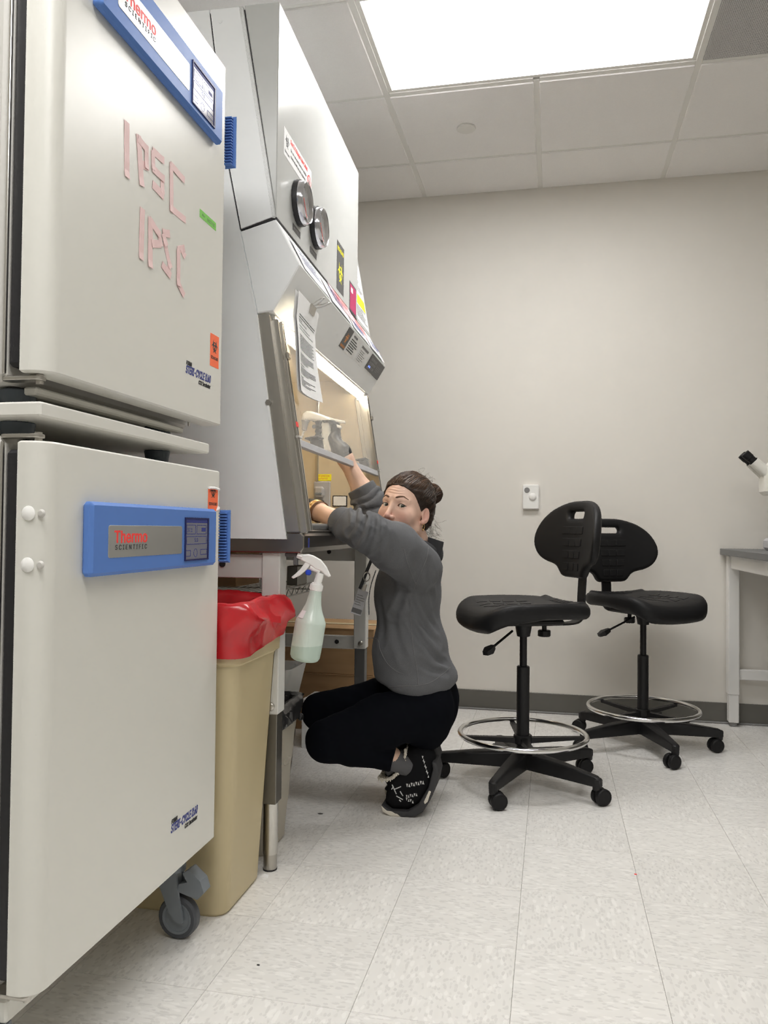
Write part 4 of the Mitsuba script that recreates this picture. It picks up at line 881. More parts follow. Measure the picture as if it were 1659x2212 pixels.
        for s1 in (-1, 1):
            put(ck+'__wheel', lathe([[0, .0000], [.020, 0], [.0275, .002], [.0290, .005], [.0290, .015], [.0270, .018], [.0235, .0195], [.0225, .0180], [0, .0185]], 30, frame(X, s1*Z, -s1*Y if s1 > 0 else Y*-s1, (.016, 0, .029)) @ tf(None, (0, 0, .0045))), 'm_pu', M=R0 @ C0, smooth=35)
    return k
hd1, hd2 = math.radians(207), math.radians(-53)
d2r = math.radians
make_stool('nearer black stool, its backrest turned away from the bench, beside the crouching person', .276, .872, hd1, d2r(-106), .640, .762, .183, .60, .435, [d2r(a) for a in (20, 30, 200, 100, 60)], ((.045, .0, .565), (.150, .070, .520)))
make_stool('farther black stool, facing the white-legged bench in the corner', .772, 1.508, hd2, d2r(-73), .628, .706, .168, .59, .400, [d2r(a) for a in (215, 200, 120, 160, 190)], ((-.020, -.03, .565), (-.045, -.150, .510)))

# ------------------------------------------------------------------ bench and microscope at the right
tb = thing('lab_bench', 'white-legged bench with a dark grey top in the right corner', 'bench')
put(tb+'__top', bx(1.189, 2.02, .55, 2.030, .830, .861, .003), 'm_tabletop', label='dark grey bench top')
for x in (1.2165, 1.975):
    for y in (2.0, .60):
        lg = put(tb+'__leg', bx(x, x+.052, y-.030, y+.026, .155, .830, .004), 'm_tableleg')
        put(lg+'__extension', bx(x+.004, x+.050, y-.026, y+.022, .020, .160, .003), 'm_tableleg')
        put(lg+'__glide', cyl((x+.027, y-.002, 0), (x+.027, y-.002, .020), .018, 24, bev=.003), 'm_inkgrey')
for y in (2.0, .60): put(tb+'__rail', bx(1.2685, 1.974, y-.012, y+.012, .226, .276, .003), 'm_tableleg')
for x in (1.226, 1.985): put(tb+'__rail', bx(x, x+.032, .627, 1.969, .765, .829, .003), 'm_tableleg')
ms_ = thing('microscope', 'white microscope with black eyepieces on the bench at the right edge', 'microscope')
mat('m_scope', (.70, .69, .64), .35)
e0, e1 = np.array([1.222, 1.70, 1.297]), np.array([1.300, 1.70, 1.222])
ed = (e1-e0)/np.linalg.norm(e1-e0)
for dy in (-.030, .030):
    o = np.array([0, dy, 0])
    ek = put(ms_+'__eyepiece', [cyl(e0+o, e0+o+ed*.034, .0195, 28, bev=.002), cyl(e0+o+ed*.030, e0+o+ed*.055, .0175, 28)], 'm_pu', label='black eyepiece')
    put(ek+'__ring', cyl(e0+o+ed*.050, e0+o+ed*.056, .0205, 28), 'm_pu')
    put(ms_+'__tube', cyl(e0+o+ed*.054, e0+o+ed*.15, .0235, 28, .026), 'm_scope')
put(ms_+'__head', hull(np.vstack([bx(1.300, 1.42, 1.64, 1.76, 1.11, 1.235, .015).vertices, bx(1.36, 1.46, 1.64, 1.76, 1.20, 1.30, .015).vertices])), 'm_scope')
put(ms_+'__arm', bx(1.38, 1.50, 1.65, 1.75, .90, 1.16, .015), 'm_scope')
put(ms_+'__base', slab(np.array(rrect(1.325, 1.62, 1.58, 1.82, .05).exterior.coords)[:-1], .055, .012), 'm_greybag', M=tf(None, (0, 0, .8615)))
put(ms_+'__stage', bx(1.36, 1.60, 1.58, 1.82, 1.005, 1.020, .004), 'm_black')
put(ms_+'__lamp_post', cyl((1.55, 1.70, .91), (1.55, 1.70, 1.40), .016, 20), 'm_scope')

# ------------------------------------------------------------------ the person
def px(p, y):
    """the point on the plane y that the photograph shows at pixel p: used to measure joints"""
    d = CF+CR*(p[0]-W_/2)/1698.3-CU*(p[1]-H_/2)/1698.3; return CE+d*(y-CE[1])/d[1]
mat('m_skin', {'type': 'mesh_attribute', 'name': 'vertex_color'}, .48, spec=.4)
mat('m_hair', {'type': 'mesh_attribute', 'name': 'vertex_color'}, .42, spec=.35)
def knit_fn(p, n, uv): return mix((.098, .101, .108), (.126, .129, .137), .6*N_(p.x*700, p.y*700, p.z*260)+.4*N_(p.x*60, p.y*60, p.z*40))
proc('m_hoodie', knit_fn, .9, spec=.15, sheen=.25)
mat('m_hood', (.045, .046, .049), .9, spec=.15)  # hood: hoodie grey darkened, its shade is in the colour
mat('m_legging', (.0035, .004, .0062), .85, spec=.06)
mat('m_glove', (.016, .017, .020), .38, spec=.45)
mat('m_boot', (.008, .008, .009), .85, spec=.1)
mat('m_bootcuff', (.10, .10, .105), .8, spec=.2)
mat('m_sole', (.035, .035, .038), .7)
mat('m_cream', (.66, .62, .54), .9, spec=.1)
mat('m_pattern', (.50, .50, .50), .8)
mat('m_gold', (.75, .50, .22), .25, metallic=1.0)
mat('m_leather', (.16, .075, .035), .5)
mat('m_browline', (.13, .078, .055), .9, spec=.1)
mat('m_seam', (.15, .15, .155), .9, spec=.1)
mat('m_lash', (.015, .010, .008), .7)
mat('m_eye', {'type': 'mesh_attribute', 'name': 'vertex_color'}, .08, spec=.6)
pe = thing('person', 'crouching person in grey hoodie and black leggings reaching into the safety cabinet', 'person')
A_ = np.asarray
# joints
SL, EL, WL = px((903, 1224), .40), px((800, 1157), .205), px((684, 1103), .375)
SR, ER, WR = A_([-.125, .70, .815]), px((812, 1112), .735), px((737, 975), .69)
HL, KL, AL = A_([-.035, .465, .345]), px((702, 1596), .270), A_([-.088, .455, .172])
HR, KR, AR = A_([-.035, .640, .345]), A_([-.435, .605, .290]), A_([-.080, .625, .185])
CHEST, BELLY, NECK = A_([-.105, .55, .72]), A_([-.09, .55, .52]), A_([-.075, .545, .875])
CUFL, CUFR = EL+(WL-EL)*.53, ER+(WR-ER)*.42
# head frame: x to her right, y where she looks, z up
hf = A_([-.36, -.925, .10]); hf /= np.linalg.norm(hf)
hu = A_([.105*.978, .105*.209, .995]); hu -= hf*(hu@hf); hu /= np.linalg.norm(hu); hx_ = np.cross(hf, hu)
EYE = px((848, 1091), .405)
HC = EYE-hf*.080; HM = frame(hx_, hf, hu, HC); HI = np.linalg.inv(HM)
NKL = (HI @ np.append(NECK+A_([0, 0, -.02]), 1))[:3]
def mir(q): r = q.copy(); r[:, 0] = np.abs(r[:, 0]); return r
EX, EY = .0315, .0665
def head_core(q):
    a = mir(q)
    f = smin(ell(q, A_([0, -.012, .034]), A_([.0735, .093, .080])), ell(q, A_([0, .022, -.026]), A_([.0615, .0655, .082])), .03)
    f = smin(f, cap(a, (.045, .004, -.070), (.012, .060, -.106), .020, .016), .03)
    f = smin(f, ell(q, A_([0, .064, -.106]), A_([.019, .018, .015])), .012)
    f = smin(f, np.linalg.norm(a-A_([.043, .051, -.030]), axis=1)-.0235, .022)
    f = smin(f, cap(a, (.012, .0765, .0215), (.044, .060, .0185), .0085, .007), .012)
    return f
def head_f(q):
    a = mir(q); f = head_core(q)
    e = A_([EX, EY, 0]); de = a-e; re = np.linalg.norm(de, axis=1)
    f = smax(f, -ell(a, A_([EX+.001, .089, .0015]), A_([.0175, .0135, .0115])), .009)
    f = smin(f, re-.0142, .0035)
    f = smin(f, cap(q, (0, .0800, .008), (0, .1035, -.036), .0062, .0092), .009)
    f = smin(f, ell(a, A_([.0120, .0925, -.0405]), A_([.0075, .0095, .0072])), .006)
    f = smin(f, ell(q, A_([0, .070, -.070]), A_([.028, .018, .020])), .016)
    f = smin(f, ell(q, A_([0, .0885, -.0655]), A_([.020, .006, .0045])), .004)
    f = smin(f, ell(q, A_([0, .0875, -.0745]), A_([.017, .0065, .0055])), .004)
    f = smax(f, -(np.linalg.norm(a-A_([.0062, .0975, -.0475]), axis=1)-.0036), .002)
    u = de[:, 0]*.985-de[:, 2]*.06; k = 1-(de[:, 0]/.0150)**2
    op = np.maximum(de[:, 2]-.0066*k-.02*de[:, 0], -.0050*k-de[:, 2]); op = np.maximum(op, np.maximum(-de[:, 1]-.001, re-.022))
    f = smax(f, -op, .0012)
    for z0, am in ((.038, .0010), (.047, .0012), (.056, .0009)):
        f = f+am*np.exp(-((q[:, 2]-z0-2.2*q[:, 0]**2-.0015*np.sin(q[:, 0]*90))/.0019)**2)*np.exp(-(q[:, 0]/.032)**4)*(q[:, 1] > .04)
    # ears
    er = a-A_([.0715, -.014, -.018]); er2 = er.copy(); er2[:, 0] = er[:, 0]*.90+er[:, 1]*.42; er2[:, 1] = er[:, 1]*.90-er[:, 0]*.42
    g = ell(er2, A_([.004, 0, 0]), A_([.0065, .0145, .0270])); g = smin(g, np.linalg.norm(a-A_([.0705, -.005, -.042]), axis=1)-.0075, .006)
    g = smax(g, -ell(er2, A_([.0105, .002, .003]), A_([.0080, .0085, .0175])), .003)
    f = smin(f, g, .005)
    return smin(f, cap(q, (0, -.030, -.055), NKL, .050, .056), .025)
hm = nets(head_f, (-.10, -.13, -.20), (.10, .13, .13), .0019)
def skin_col(q):
    a = mir(q); base = A_([.70, .47, .37])*np.ones((len(q), 1))
    def blend(c, w): base[:] = base*(1-w[:, None])+A_(c)*w[:, None]
    blend((.66, .32, .26), .55*np.exp(-(((a[:, 0]-.040)/.022)**2+((q[:, 2]+.036)/.022)**2)))
    blend((.68, .31, .26), .6*np.exp(-((q[:, 0]/.014)**2+((q[:, 2]+.040)/.014)**2))*(q[:, 1] > .085))
    blend((.42, .13, .12), .85*np.exp(-((q[:, 0]/.019)**4+((q[:, 2]+.070)/.008)**4))*(q[:, 1] > .07))
    blend((.48, .28, .22), .45*np.exp(-(((a[:, 0]-EX)/.017)**2+((q[:, 2]-.001)/.010)**2))*(q[:, 1] > .05))
    blend((.66, .34, .28), .6*(a[:, 0] > .072)*(q[:, 1] < .01))
    return base
hcol = skin_col(A_(hm.vertices)); hm.apply_transform(HM)
# the rest of the body, mostly under clothes, as one skin with the head
def limb(p, chain, k=.03):
    f = None
    for (a, ra), (b, rb) in zip(chain[:-1], chain[1:]):
        g = cap(p, a, b, ra, rb); f = g if f is None else smin(f, g, k)
    return f
def body_f(p):
    f = smin(ell(p, CHEST, A_([.085, .150, .165])), ell(p, BELLY, A_([.09, .135, .16])), .06)
    f = smin(f, ell(p, A_([-.045, .55, .36]), A_([.065, .13, .09])), .06)
    f = smin(f, cap(p, NECK-A_([0, 0, .06]), NECK, .050, .048), .04)
    f = smin(f, limb(p, [(SL, .050), (EL, .038), (EL+(WL-EL)*.35, .0375), (WL, .0265), (WL+(WL-EL)*.05, .025)]), .03)
    f = smin(f, limb(p, [(SR, .050), (ER, .038), (ER+(WR-ER)*.35, .0375), (WR-(WR-ER)*.10, .026), (WR, .020)]), .03)
    for h_, k_, a_ in ((HL, KL, AL), (HR, KR, AR)): f = smin(f, limb(p, [(h_, .062), (k_, .046), (k_+(a_-k_)*.80, .030), (k_+(a_-k_)*.92, .018)]), .03)
    return f
bm = nets(body_f, (-.56, .12, .02), (.13, .80, 1.30), .0056)
bcol = np.tile(A_([.70, .47, .36]), (len(bm.vertices), 1))
put(pe+'__body', trimesh.Trimesh(np.vstack([hm.vertices, bm.vertices]), np.vstack([hm.faces, bm.faces+len(hm.vertices)]), process=False), 'm_skin', smooth=True, color=np.vstack([hcol, bcol]))
def ray_hit(ps, f, t0=1.8, t1=3.4):
    """points where the lines of sight of the pixels meet the surface f, and their directions"""
    ps = np.atleast_2d(A_(ps, float)); d = CF+CR*((ps[:, :1]-W_/2)/1698.3)-CU*((ps[:, 1:]-H_/2)/1698.3); d /= np.linalg.norm(d, axis=1, keepdims=True)
    t = np.full(len(ps), t0)
    for _ in range(70): t = np.clip(t+f(CE+d*t[:, None])*.75, t0, t1)
    return CE+d*t[:, None], d
# eyes look at the camera
for sx, lab in ((EX, None), (-EX, None)):
    c = (HM @ A_([sx, EY, 0, 1]))[:3]; g = CE-c; g /= np.linalg.norm(g)
    m = trimesh.creation.icosphere(5, .0124); v = A_(m.vertices); ang = np.degrees(np.arccos(np.clip(v@g/.0124, -1, 1)))
    col = np.tile(A_([.60, .56, .52]), (len(v), 1))
    iris = (ang < 31); col[iris] = A_([.072, .078, .058])*(.7+.5*meshkit.noise(v[iris]*2200)[:, None]); col[(ang > 28.5) & (ang < 32.5)] = (.03, .03, .025); col[ang < 12.5] = (.004, .004, .004)
    m.apply_translation(c); put(pe+'__eye', m, 'm_eye', smooth=True, color=col, label='grey green eye')
    # lashes along the upper lid and the brow above it
    sgn = np.sign(sx); pts = []
    for t in np.linspace(-1, 1, 13):
        x = t*.0142; z = .0066*(1-(x/.015)**2)+.02*x*1.0; yy = math.sqrt(max(.0148**2-x*x-z*z, 1e-8))
        pts.append((HM @ A_([sgn*(EX+x), EY+yy, z, 1]))[:3])
    put(pe+'__eyelashes', tube(pts, [.0003]+[.0008]*11+[.0004], 6), 'm_lash')
    pts, rad = [], []
    for t in np.linspace(0, 1, 14):
        x = .0125+.038*t; z = .0245+.0065*math.sin(min(t*1.35, 1)*math.pi*.62)-.0085*max(t-.62, 0)*2.4
        y0 = .12
        for _ in range(60):
            v = head_f(A_([[x, y0, z]]))[0]
            if v < .0002: break
            y0 -= v*.8
        pts.append((HM @ A_([sgn*x, y0-.0003, z, 1]))[:3]); rad.append(.0040*min(1, .45+t*4)*(1-.80*t**1.1))
    eb = tube(pts, rad, 8); put(pe+'__eyebrow', eb, 'm_browline')
# hair: a cap brushed back into a knot, with strands lying on it
BUN = A_([-.030, -.112, .066])
def yline(z): return np.interp(z, [-.08, -.05, -.03, 0, .02, .04, .056, .068, .076, .09], [-.045, -.018, .004, .022, .034, .046, .060, .074, .09, .13])
def hair_f(q):
    a = mir(q)
    f = smin(ell(q, A_([0, -.018, .037]), A_([.0815, .100, .0885])), ell(q, A_([-.004, -.058, -.012]), A_([.066, .060, .075])), .03)
    f = f-.0055*(meshkit.noise(A_(q)*A_([110, 26, 90]), 3)-.5)-.004*(meshkit.noise(A_(q)*28, 8)-.5)
    f = smax(f, q[:, 1]-yline(q[:, 2])-.003*(meshkit.noise(A_(q)*160, 2)-.5), .006)
    f = smax(f, -ell(a, A_([.084, -.010, -.022]), A_([.020, .024, .036])), .006)
    d = q-BUN; th = np.arctan2(d[:, 2], d[:, 0]); rr = np.hypot(d[:, 0], d[:, 2])
    b = ell(q, BUN, A_([.034, .026, .038]))+.0045*np.sin(3*th+rr*230+d[:, 1]*90)*np.clip(rr/.02, 0, 1)
    return smin(f, b, .010)
hh = nets(hair_f, (-.105, -.165, -.12), (.105, .12, .145), .0024)
qv = A_(hh.vertices); cn = meshkit.noise(qv*A_([120, 40, 120]), 5)[:, None]
hc_ = A_([.020, .0105, .0065])*(.65+.9*cn)+A_([.07, .036, .016])*np.clip((qv[:, 2:3]-.06)/.05, 0, 1)  # lighter crown is a highlight painted into the hair colour
hair_m, hair_c = [hh], [hc_]
rs = np.random.default_rng(5)
def on_hair(d):
    t = np.full(len(d), .05); d = d/np.linalg.norm(d, axis=1, keepdims=True)
    for _ in range(16):
        v = hair_f(A_([0, -.02, .02])+d*t[:, None]); t = t-v*.8
    return A_([0, -.02, .02])+d*t[:, None]
strands = []
for i in range(560):
    z = rs.uniform(-.03, .085); sx = rs.choice([-1, 1]); y = float(yline(z))-rs.uniform(.003, .03)
    if z > .045: x = rs.uniform(-.066, .066)
    else: x = sx*.075
    a0 = A_([x, y+.02, z-.02]); a0 /= np.linalg.norm(a0); b0_ = BUN-A_([0, -.02, .02]); b0_ = b0_/np.linalg.norm(b0_)
    tS = rs.uniform(0, .5) if i % 2 else 0; t = np.linspace(tS, .95, 13)[:, None]; mid = A_([0, -.2, 1.0])*.25*np.sin(t*math.pi)+A_([rs.normal(0, .05), 0, rs.normal(0, .05)])*np.sin(t*math.pi)
    strands.append((a0*(1-t)+b0_*t+mid, z))
PP = on_hair(np.vstack([d for d, _ in strands])).reshape(-1, 13, 3)
for (d, z), pp in zip(strands, PP):
    nn = pp-A_([0, -.02, .02]); nn /= np.linalg.norm(nn, axis=1, keepdims=True); pp = pp+nn*rs.uniform(-.0004, .0016)
    m = tube(pp, .0014*np.sin(np.linspace(.25, math.pi-.3, 13)), 5); hair_m.append(m)
    c_ = A_([.024, .0125, .0075])*rs.uniform(.35, 2.2)+A_([.07, .034, .014])*(z > .05)*rs.uniform(0, 1.0); hair_c.append(np.tile(c_, (len(m.vertices), 1)))  # upper strands get the same painted highlight
for i in range(30):                                 # loops of the knot
    a0 = rs.uniform(0, 6.28); pts = []
    for t in np.linspace(0, 1, 12):
        a = a0+t*3.4; r = .033-.014*t*rs.uniform(.6, 1); pts.append(BUN+A_([r*math.cos(a), -.004-.020*t+rs.normal(0, .001), r*1.1*math.sin(a)]))
    m = tube(bez(pts, 2), .0022, 5); hair_m.append(m); hair_c.append(np.tile(A_([.026, .013, .008])*rs.uniform(.5, 2.2), (len(m.vertices), 1)))
for i in range(85):                                 # loose wisps at the nape, temple and crown
    if i < 70: s0 = A_([rs.uniform(-.06, .02), rs.uniform(-.11, -.075), rs.uniform(-.07, .0)]); dr_ = A_([rs.uniform(-.6, .1), rs.uniform(-1, -.2), rs.uniform(-1.1, .1)])
    else: s0 = on_hair(A_([[rs.uniform(-1, 1), rs.uniform(-.8, .3), 1.0]]))[0]; dr_ = A_([rs.uniform(-.6, .6), rs.uniform(-1, 0), rs.uniform(.1, .5)])
    L = rs.uniform(.025, .07) if i < 70 else rs.uniform(.012, .025); ph, fq = rs.uniform(0, 6.3, 3), rs.uniform(2, 7); pts = []
    dr_ /= np.linalg.norm(dr_)
    for t in np.linspace(0, 1, 14): pts.append(s0+dr_*L*t+.013*t*np.sin(ph+1.6*fq*t)+A_([0, 0, -.012])*t*t*(i < 70))
    m = tube(pts, .00032, 4); hair_m.append(m); hair_c.append(np.tile(A_([.05, .028, .016]), (len(m.vertices), 1)))
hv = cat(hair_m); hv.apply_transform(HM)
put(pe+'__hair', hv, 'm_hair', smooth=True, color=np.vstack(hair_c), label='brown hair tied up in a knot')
er_ = (HM @ A_([-.0775, -.004, -.056, 1]))[:3]
put(pe+'__earring', tube([er_+hf*.007*math.cos(a)+hu*.009*math.sin(a) for a in np.linspace(0, 2*math.pi, 20, endpoint=False)], .0012, 6, True), 'm_gold', label='small gold hoop earring')
put(pe+'__earring__pendant', sph(er_-hu*.010, .0032, 2), 'm_gold', smooth=True)
# hoodie
def fold(p, c, d, fr, seed, warp=.5):
    """folds across the direction d"""
    t = (p-c)@d; w = meshkit.noise(p*A_([14, 14, 14]), seed)*warp*2; s_ = np.sin(t*fr+w*6.28); m = meshkit.noise(p*19+5, seed+40)
    return (1-2*np.sqrt(np.abs(s_)*.92+.002))*(.35+1.3*m)
UL, FL = (EL-SL)/np.linalg.norm(EL-SL), (CUFL-EL)/np.linalg.norm(CUFL-EL)
UR, FR_ = (ER-SR)/np.linalg.norm(ER-SR), (CUFR-ER)/np.linalg.norm(CUFR-ER)
def hem(x, y): return np.interp(x, [-.25, -.15, -.06, .0, .09], [.442, .424, .374, .374, .438])+.10*np.clip(.46-y, -.2, .1)*0
def hoodie_core(p):
    f = smin(ell(p, CHEST, A_([.112, .178, .160])), ell(p, BELLY+A_([-.005, 0, 0]), A_([.128, .172, .150])), .05)
    f = smin(f, ell(p, A_([-.070, .55, .435]), A_([.138, .178, .085])), .035)
    f = smin(f, cap(p, SL+A_([-.01, .02, .005]), SR+A_([0, -.02, .01]), .068), .05)
    f = smin(f, cap(p, NECK-A_([0, 0, .06]), NECK-A_([.0, 0, .025]), .085, .072), .03)
    return f
CREASES = []
def hoodie_core2(p): return hoodie_f(p, False)
def hoodie_f(p, cr=True):
    f = hoodie_core(p)
    f = f+.0022*np.sin((p-CHEST)@A_([26, -8, 11])+4*meshkit.noise(p*A_([9, 9, 5]), 3))*np.clip((p[:, 2]-.43)/.06, 0, 1)
    aL = limb(p, [(SL, .076), (SL+(EL-SL)*.5+A_([0, 0, .012]), .081), (EL+A_([0, 0, .004]), .060), (EL+(CUFL-EL)*.30, .054), (CUFL-FL*.052, .053), (CUFL-FL*.040, .041), (CUFL, .038)], .010)
    aR = limb(p, [(SR, .074), (ER, .066), (CUFR-FR_*.056, .060), (CUFR-FR_*.044, .045), (CUFR, .042)], .02)
    aR = aR+.0060*fold(p, ER, FR_, 75, 23, .25)
    aL = aL+.0016*np.sin((p-EL)@(FL*60)+5*meshkit.noise(p*14, 7))
    aL = smax(aL, (p-CUFL)@FL, .006); aR = smax(aR, (p-CUFR)@FR_, .006)
    f = smax(f, hem(p[:, 0], p[:, 1])-p[:, 2], .012)
    f = smax(f, -cap(p, NECK-A_([0, 0, .02]), NECK+A_([-.02, -.03, .20]), .052, .06), .010)
    f = smax(f, cap(p, A_([-.075, .55, .3]), NECK, .30, .14), .01)
    f = smin(smin(f, aL, .022), aR, .022)
    for P_, dep, w in CREASES if cr else ():
        c_ = P_.mean(0); near = (np.abs(f) < .05) & (((p-c_)**2).sum(1) < (np.linalg.norm(P_-c_, axis=1).max()+.04)**2)
        if not near.any(): continue
        q = p[near]; d = np.full(len(q), 9.0)
        for a, b in zip(P_[:-1], P_[1:]): d = np.minimum(d, cap(q, a, b, 0))
        e0, e1 = np.linalg.norm(q-P_[0], axis=1), np.linalg.norm(q-P_[-1], axis=1); fade = np.clip(np.minimum(e0, e1)/.03, .25, 1)
        f[near] += dep*fade*(np.exp(-(d/w)**2)-.75*np.exp(-((d-2.0*w)/w)**2))
    return f
for pp, dep, w in (([(762, 1093), (770, 1112), (763, 1140), (752, 1152)], .0075, .0075), ([(782, 1100), (790, 1122), (782, 1150), (768, 1172)], .0085, .008), ([(803, 1112), (806, 1135), (798, 1165), (786, 1190)], .0080, .0085),
                   ([(823, 1120), (824, 1140), (816, 1158)], .0055, .007), ([(772, 1128), (790, 1142), (806, 1150)], .0055, .006), ([(830, 1150), (822, 1180), (808, 1205)], .005, .009), ([(846, 1160), (852, 1190), (848, 1220)], .0035, .010),
                   ([(872, 1268), (866, 1300), (850, 1330)], .006, .010), ([(880, 1280), (900, 1330), (930, 1375), (948, 1390)], .0055, .010), ([(884, 1330), (912, 1385), (945, 1425), (962, 1432)], .0060, .010), ([(915, 1300), (930, 1340), (944, 1360)], .004, .009),
                   ([(820, 1290), (828, 1340), (826, 1390)], .0035, .011), ([(850, 1330), (858, 1380), (876, 1430)], .0035, .011), ([(905, 1430), (935, 1450), (962, 1455)], .0045, .009), ([(893, 1200), (902, 1230), (900, 1255)], .004, .010), ([(925, 1215), (932, 1260), (934, 1300)], .0035, .011)):
    CREASES.append((ray_hit(bez(A_(pp, float), 2), hoodie_core2)[0], dep, w))
hd_ = nets(hoodie_f, (-.42, .08, .35), (.16, .82, 1.12), .0040)
ho = put(pe+'__hoodie', hd_, 'm_hoodie', smooth=True, label='grey hooded sweatshirt')
for c, ax_, r, n_ in ((CUFL, FL, .0500, 0), (CUFR, FR_, .0545, 1)):
    u = np.cross(ax_, Z); u /= np.linalg.norm(u); w = np.cross(ax_, u); L = .048
    prof_ = [(.80*r, .006), (.93*r, .007), (.985*r, .002), (1.0*r, -.010), (1.04*r, -.030), (1.03*r, -L+.001), (.9*r, -L)]
    m = lathe(prof_, 48); v = A_(m.vertices); a = np.arctan2(v[:, 1], v[:, 0]); k = 1+.012*np.sin(a*48)*(np.abs(v[:, 2]+.018) < .016); v = v*np.column_stack([k, k, np.ones(len(v))]); m.vertices = v
    put(ho+'__cuff', m, 'm_hoodie', smooth=True, M=frame(u, w, ax_, c))
def band(pts_px, r, m, part, base, f=hoodie_f, off=.0008):
    q, d = ray_hit(bez(A_(pts_px, float), 5), f); put(base+'__'+part, tube(q-d*off, r, 6), m)
band([(793, 1378), (815, 1381), (822, 1405), (836, 1432), (856, 1450), (872, 1456)], .0012, 'm_seam', 'pocket_seam', ho)
band([(872, 1185), (880, 1215), (893, 1250), (899, 1262)], .0012, 'm_seam', 'shoulder_seam', ho)
band([(925, 1180), (922, 1205), (905, 1245), (893, 1275)], .0012, 'm_seam', 'arm_seam', ho)
band([(887, 1300), (888, 1350), (893, 1400), (901, 1450), (904, 1480)], .0012, 'm_seam', 'side_seam', ho)
band([(840, 1484), (870, 1482), (900, 1481), (930, 1474), (958, 1455), (974, 1440)], .0012, 'm_seam', 'hem_seam', ho)
def hood_f(p):
    f = cap(p, A_([-.045, .47, .870]), A_([-.030, .64, .862]), .030); f = smin(f, ell(p, A_([-.022, .555, .850]), A_([.032, .10, .034])), .02)
    return f+.003*fold(p, CHEST, A_([.5, .4, .7]), 80, 5, .5)
put(ho+'__hood', nets(hood_f, (-.12, .38, .76), (.10, .72, .94), .0040), 'm_hood', smooth=True, label='hood lying on the back, its shade painted in as dark grey')
q0, q1, q2, q3 = (px(p, .50) for p in ((924, 1160), (957, 1171), (949, 1216), (928, 1236)))
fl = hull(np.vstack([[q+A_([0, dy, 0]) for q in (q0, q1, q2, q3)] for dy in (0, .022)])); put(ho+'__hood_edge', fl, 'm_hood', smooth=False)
# drawstring, lanyard and badge
q, d0 = ray_hit(((812, 1232), (802, 1262), (797, 1292), (797, 1328)), hoodie_f); dsp = q-d0*.004
put(pe+'__drawstring', tube(bez(dsp, 6), .0022, 8), 'm_bootcuff', label='pale drawstring')
bc = px((777, 1300), .44)
Fb = frame(*(lambda r, u: (r, u, np.cross(r, u)))(A_([.93, .10, -.30])/np.linalg.norm([.93, .10, -.30]), np.cross(np.cross(A_([.93, .10, -.30]), A_([.28, .05, .95])), A_([.93, .10, -.30]))/np.linalg.norm(np.cross(np.cross(A_([.93, .10, -.30]), A_([.28, .05, .95])), A_([.93, .10, -.30])))), bc)
bd = put(pe+'__badge', bx(-.018, .018, -.044, .040, -.0008, .0008, .0004), 'm_greybag', M=Fb, label='identity badge in a clear sleeve')
put(bd+'__dark_strip', bx(-.0165, .0165, -.040, -.024, .0009, .0013, 0), 'm_magenta' if False else 'm_darkgrey', smooth=False, M=Fb)
put(bd+'__print', lines(.03, .04, 5, .003), 'm_inkgrey', smooth=False, M=Fb @ tf(None, (-.015, -.015, .0009)))
put(bd+'__clip', bx(-.006, .006, .038, .062, -.002, .002, .001), 'm_steelrough', M=Fb)
put(pe+'__lanyard', tube(bez([px((777, 1272), .44), px((786, 1250), .445), px((797, 1222), .45), px((808, 1196), .46)], 6), .0055, 8), 'm_hood', label='dark lanyard')
put(pe+'__lanyard__ring', tube([px((792, 1246), .438)+A_([.011*math.cos(a), 0, .015*math.sin(a)]) for a in np.linspace(0, 6.28, 20, endpoint=False)], .0022, 8, True), 'm_steelrough')
# leggings
def leg_f(p):
    f = smin(ell(p, A_([-.033, .50, .340]), A_([.095, .105, .140])), ell(p, A_([-.033, .61, .340]), A_([.095, .105, .140])), .03)
    for h_, k_, a_ in ((HL, KL, AL), (HR, KR, AR)):
        th = limb(p, [(h_, .090), (h_+(k_-h_)*.45, .083), (k_, .060)], .03)
        cf = k_+(a_-k_)*.36+A_([0, 0, .004])
        e_ = k_+(a_-k_)*.84; sh = limb(p, [(k_+A_([0, 0, -.016]), .058), (cf, .057), (e_, .044)], .03)
        sh = smax(sh, (p-e_)@A_([.97, .10, -.22]), .006)
        f = smin(f, smin(th, sh, .014), .03)
    f = f+.0008*np.sin((p@A_([70, 90, 60]))+5*meshkit.noise(p*20, 4))
    return smax(f, p[:, 2]-.47, .02)
put(pe+'__sock', [cyl(KL+(AL-KL)*.70, AL+A_([.01, 0, -.015]), .036, 28, .034, .008)], 'm_bootcuff', smooth=True, label='grey boot cuff lining')
put(pe+'__leggings', nets(leg_f, (-.56, .12, .07), (.13, .80, .50), .0050), 'm_legging', smooth=True, label='black leggings')
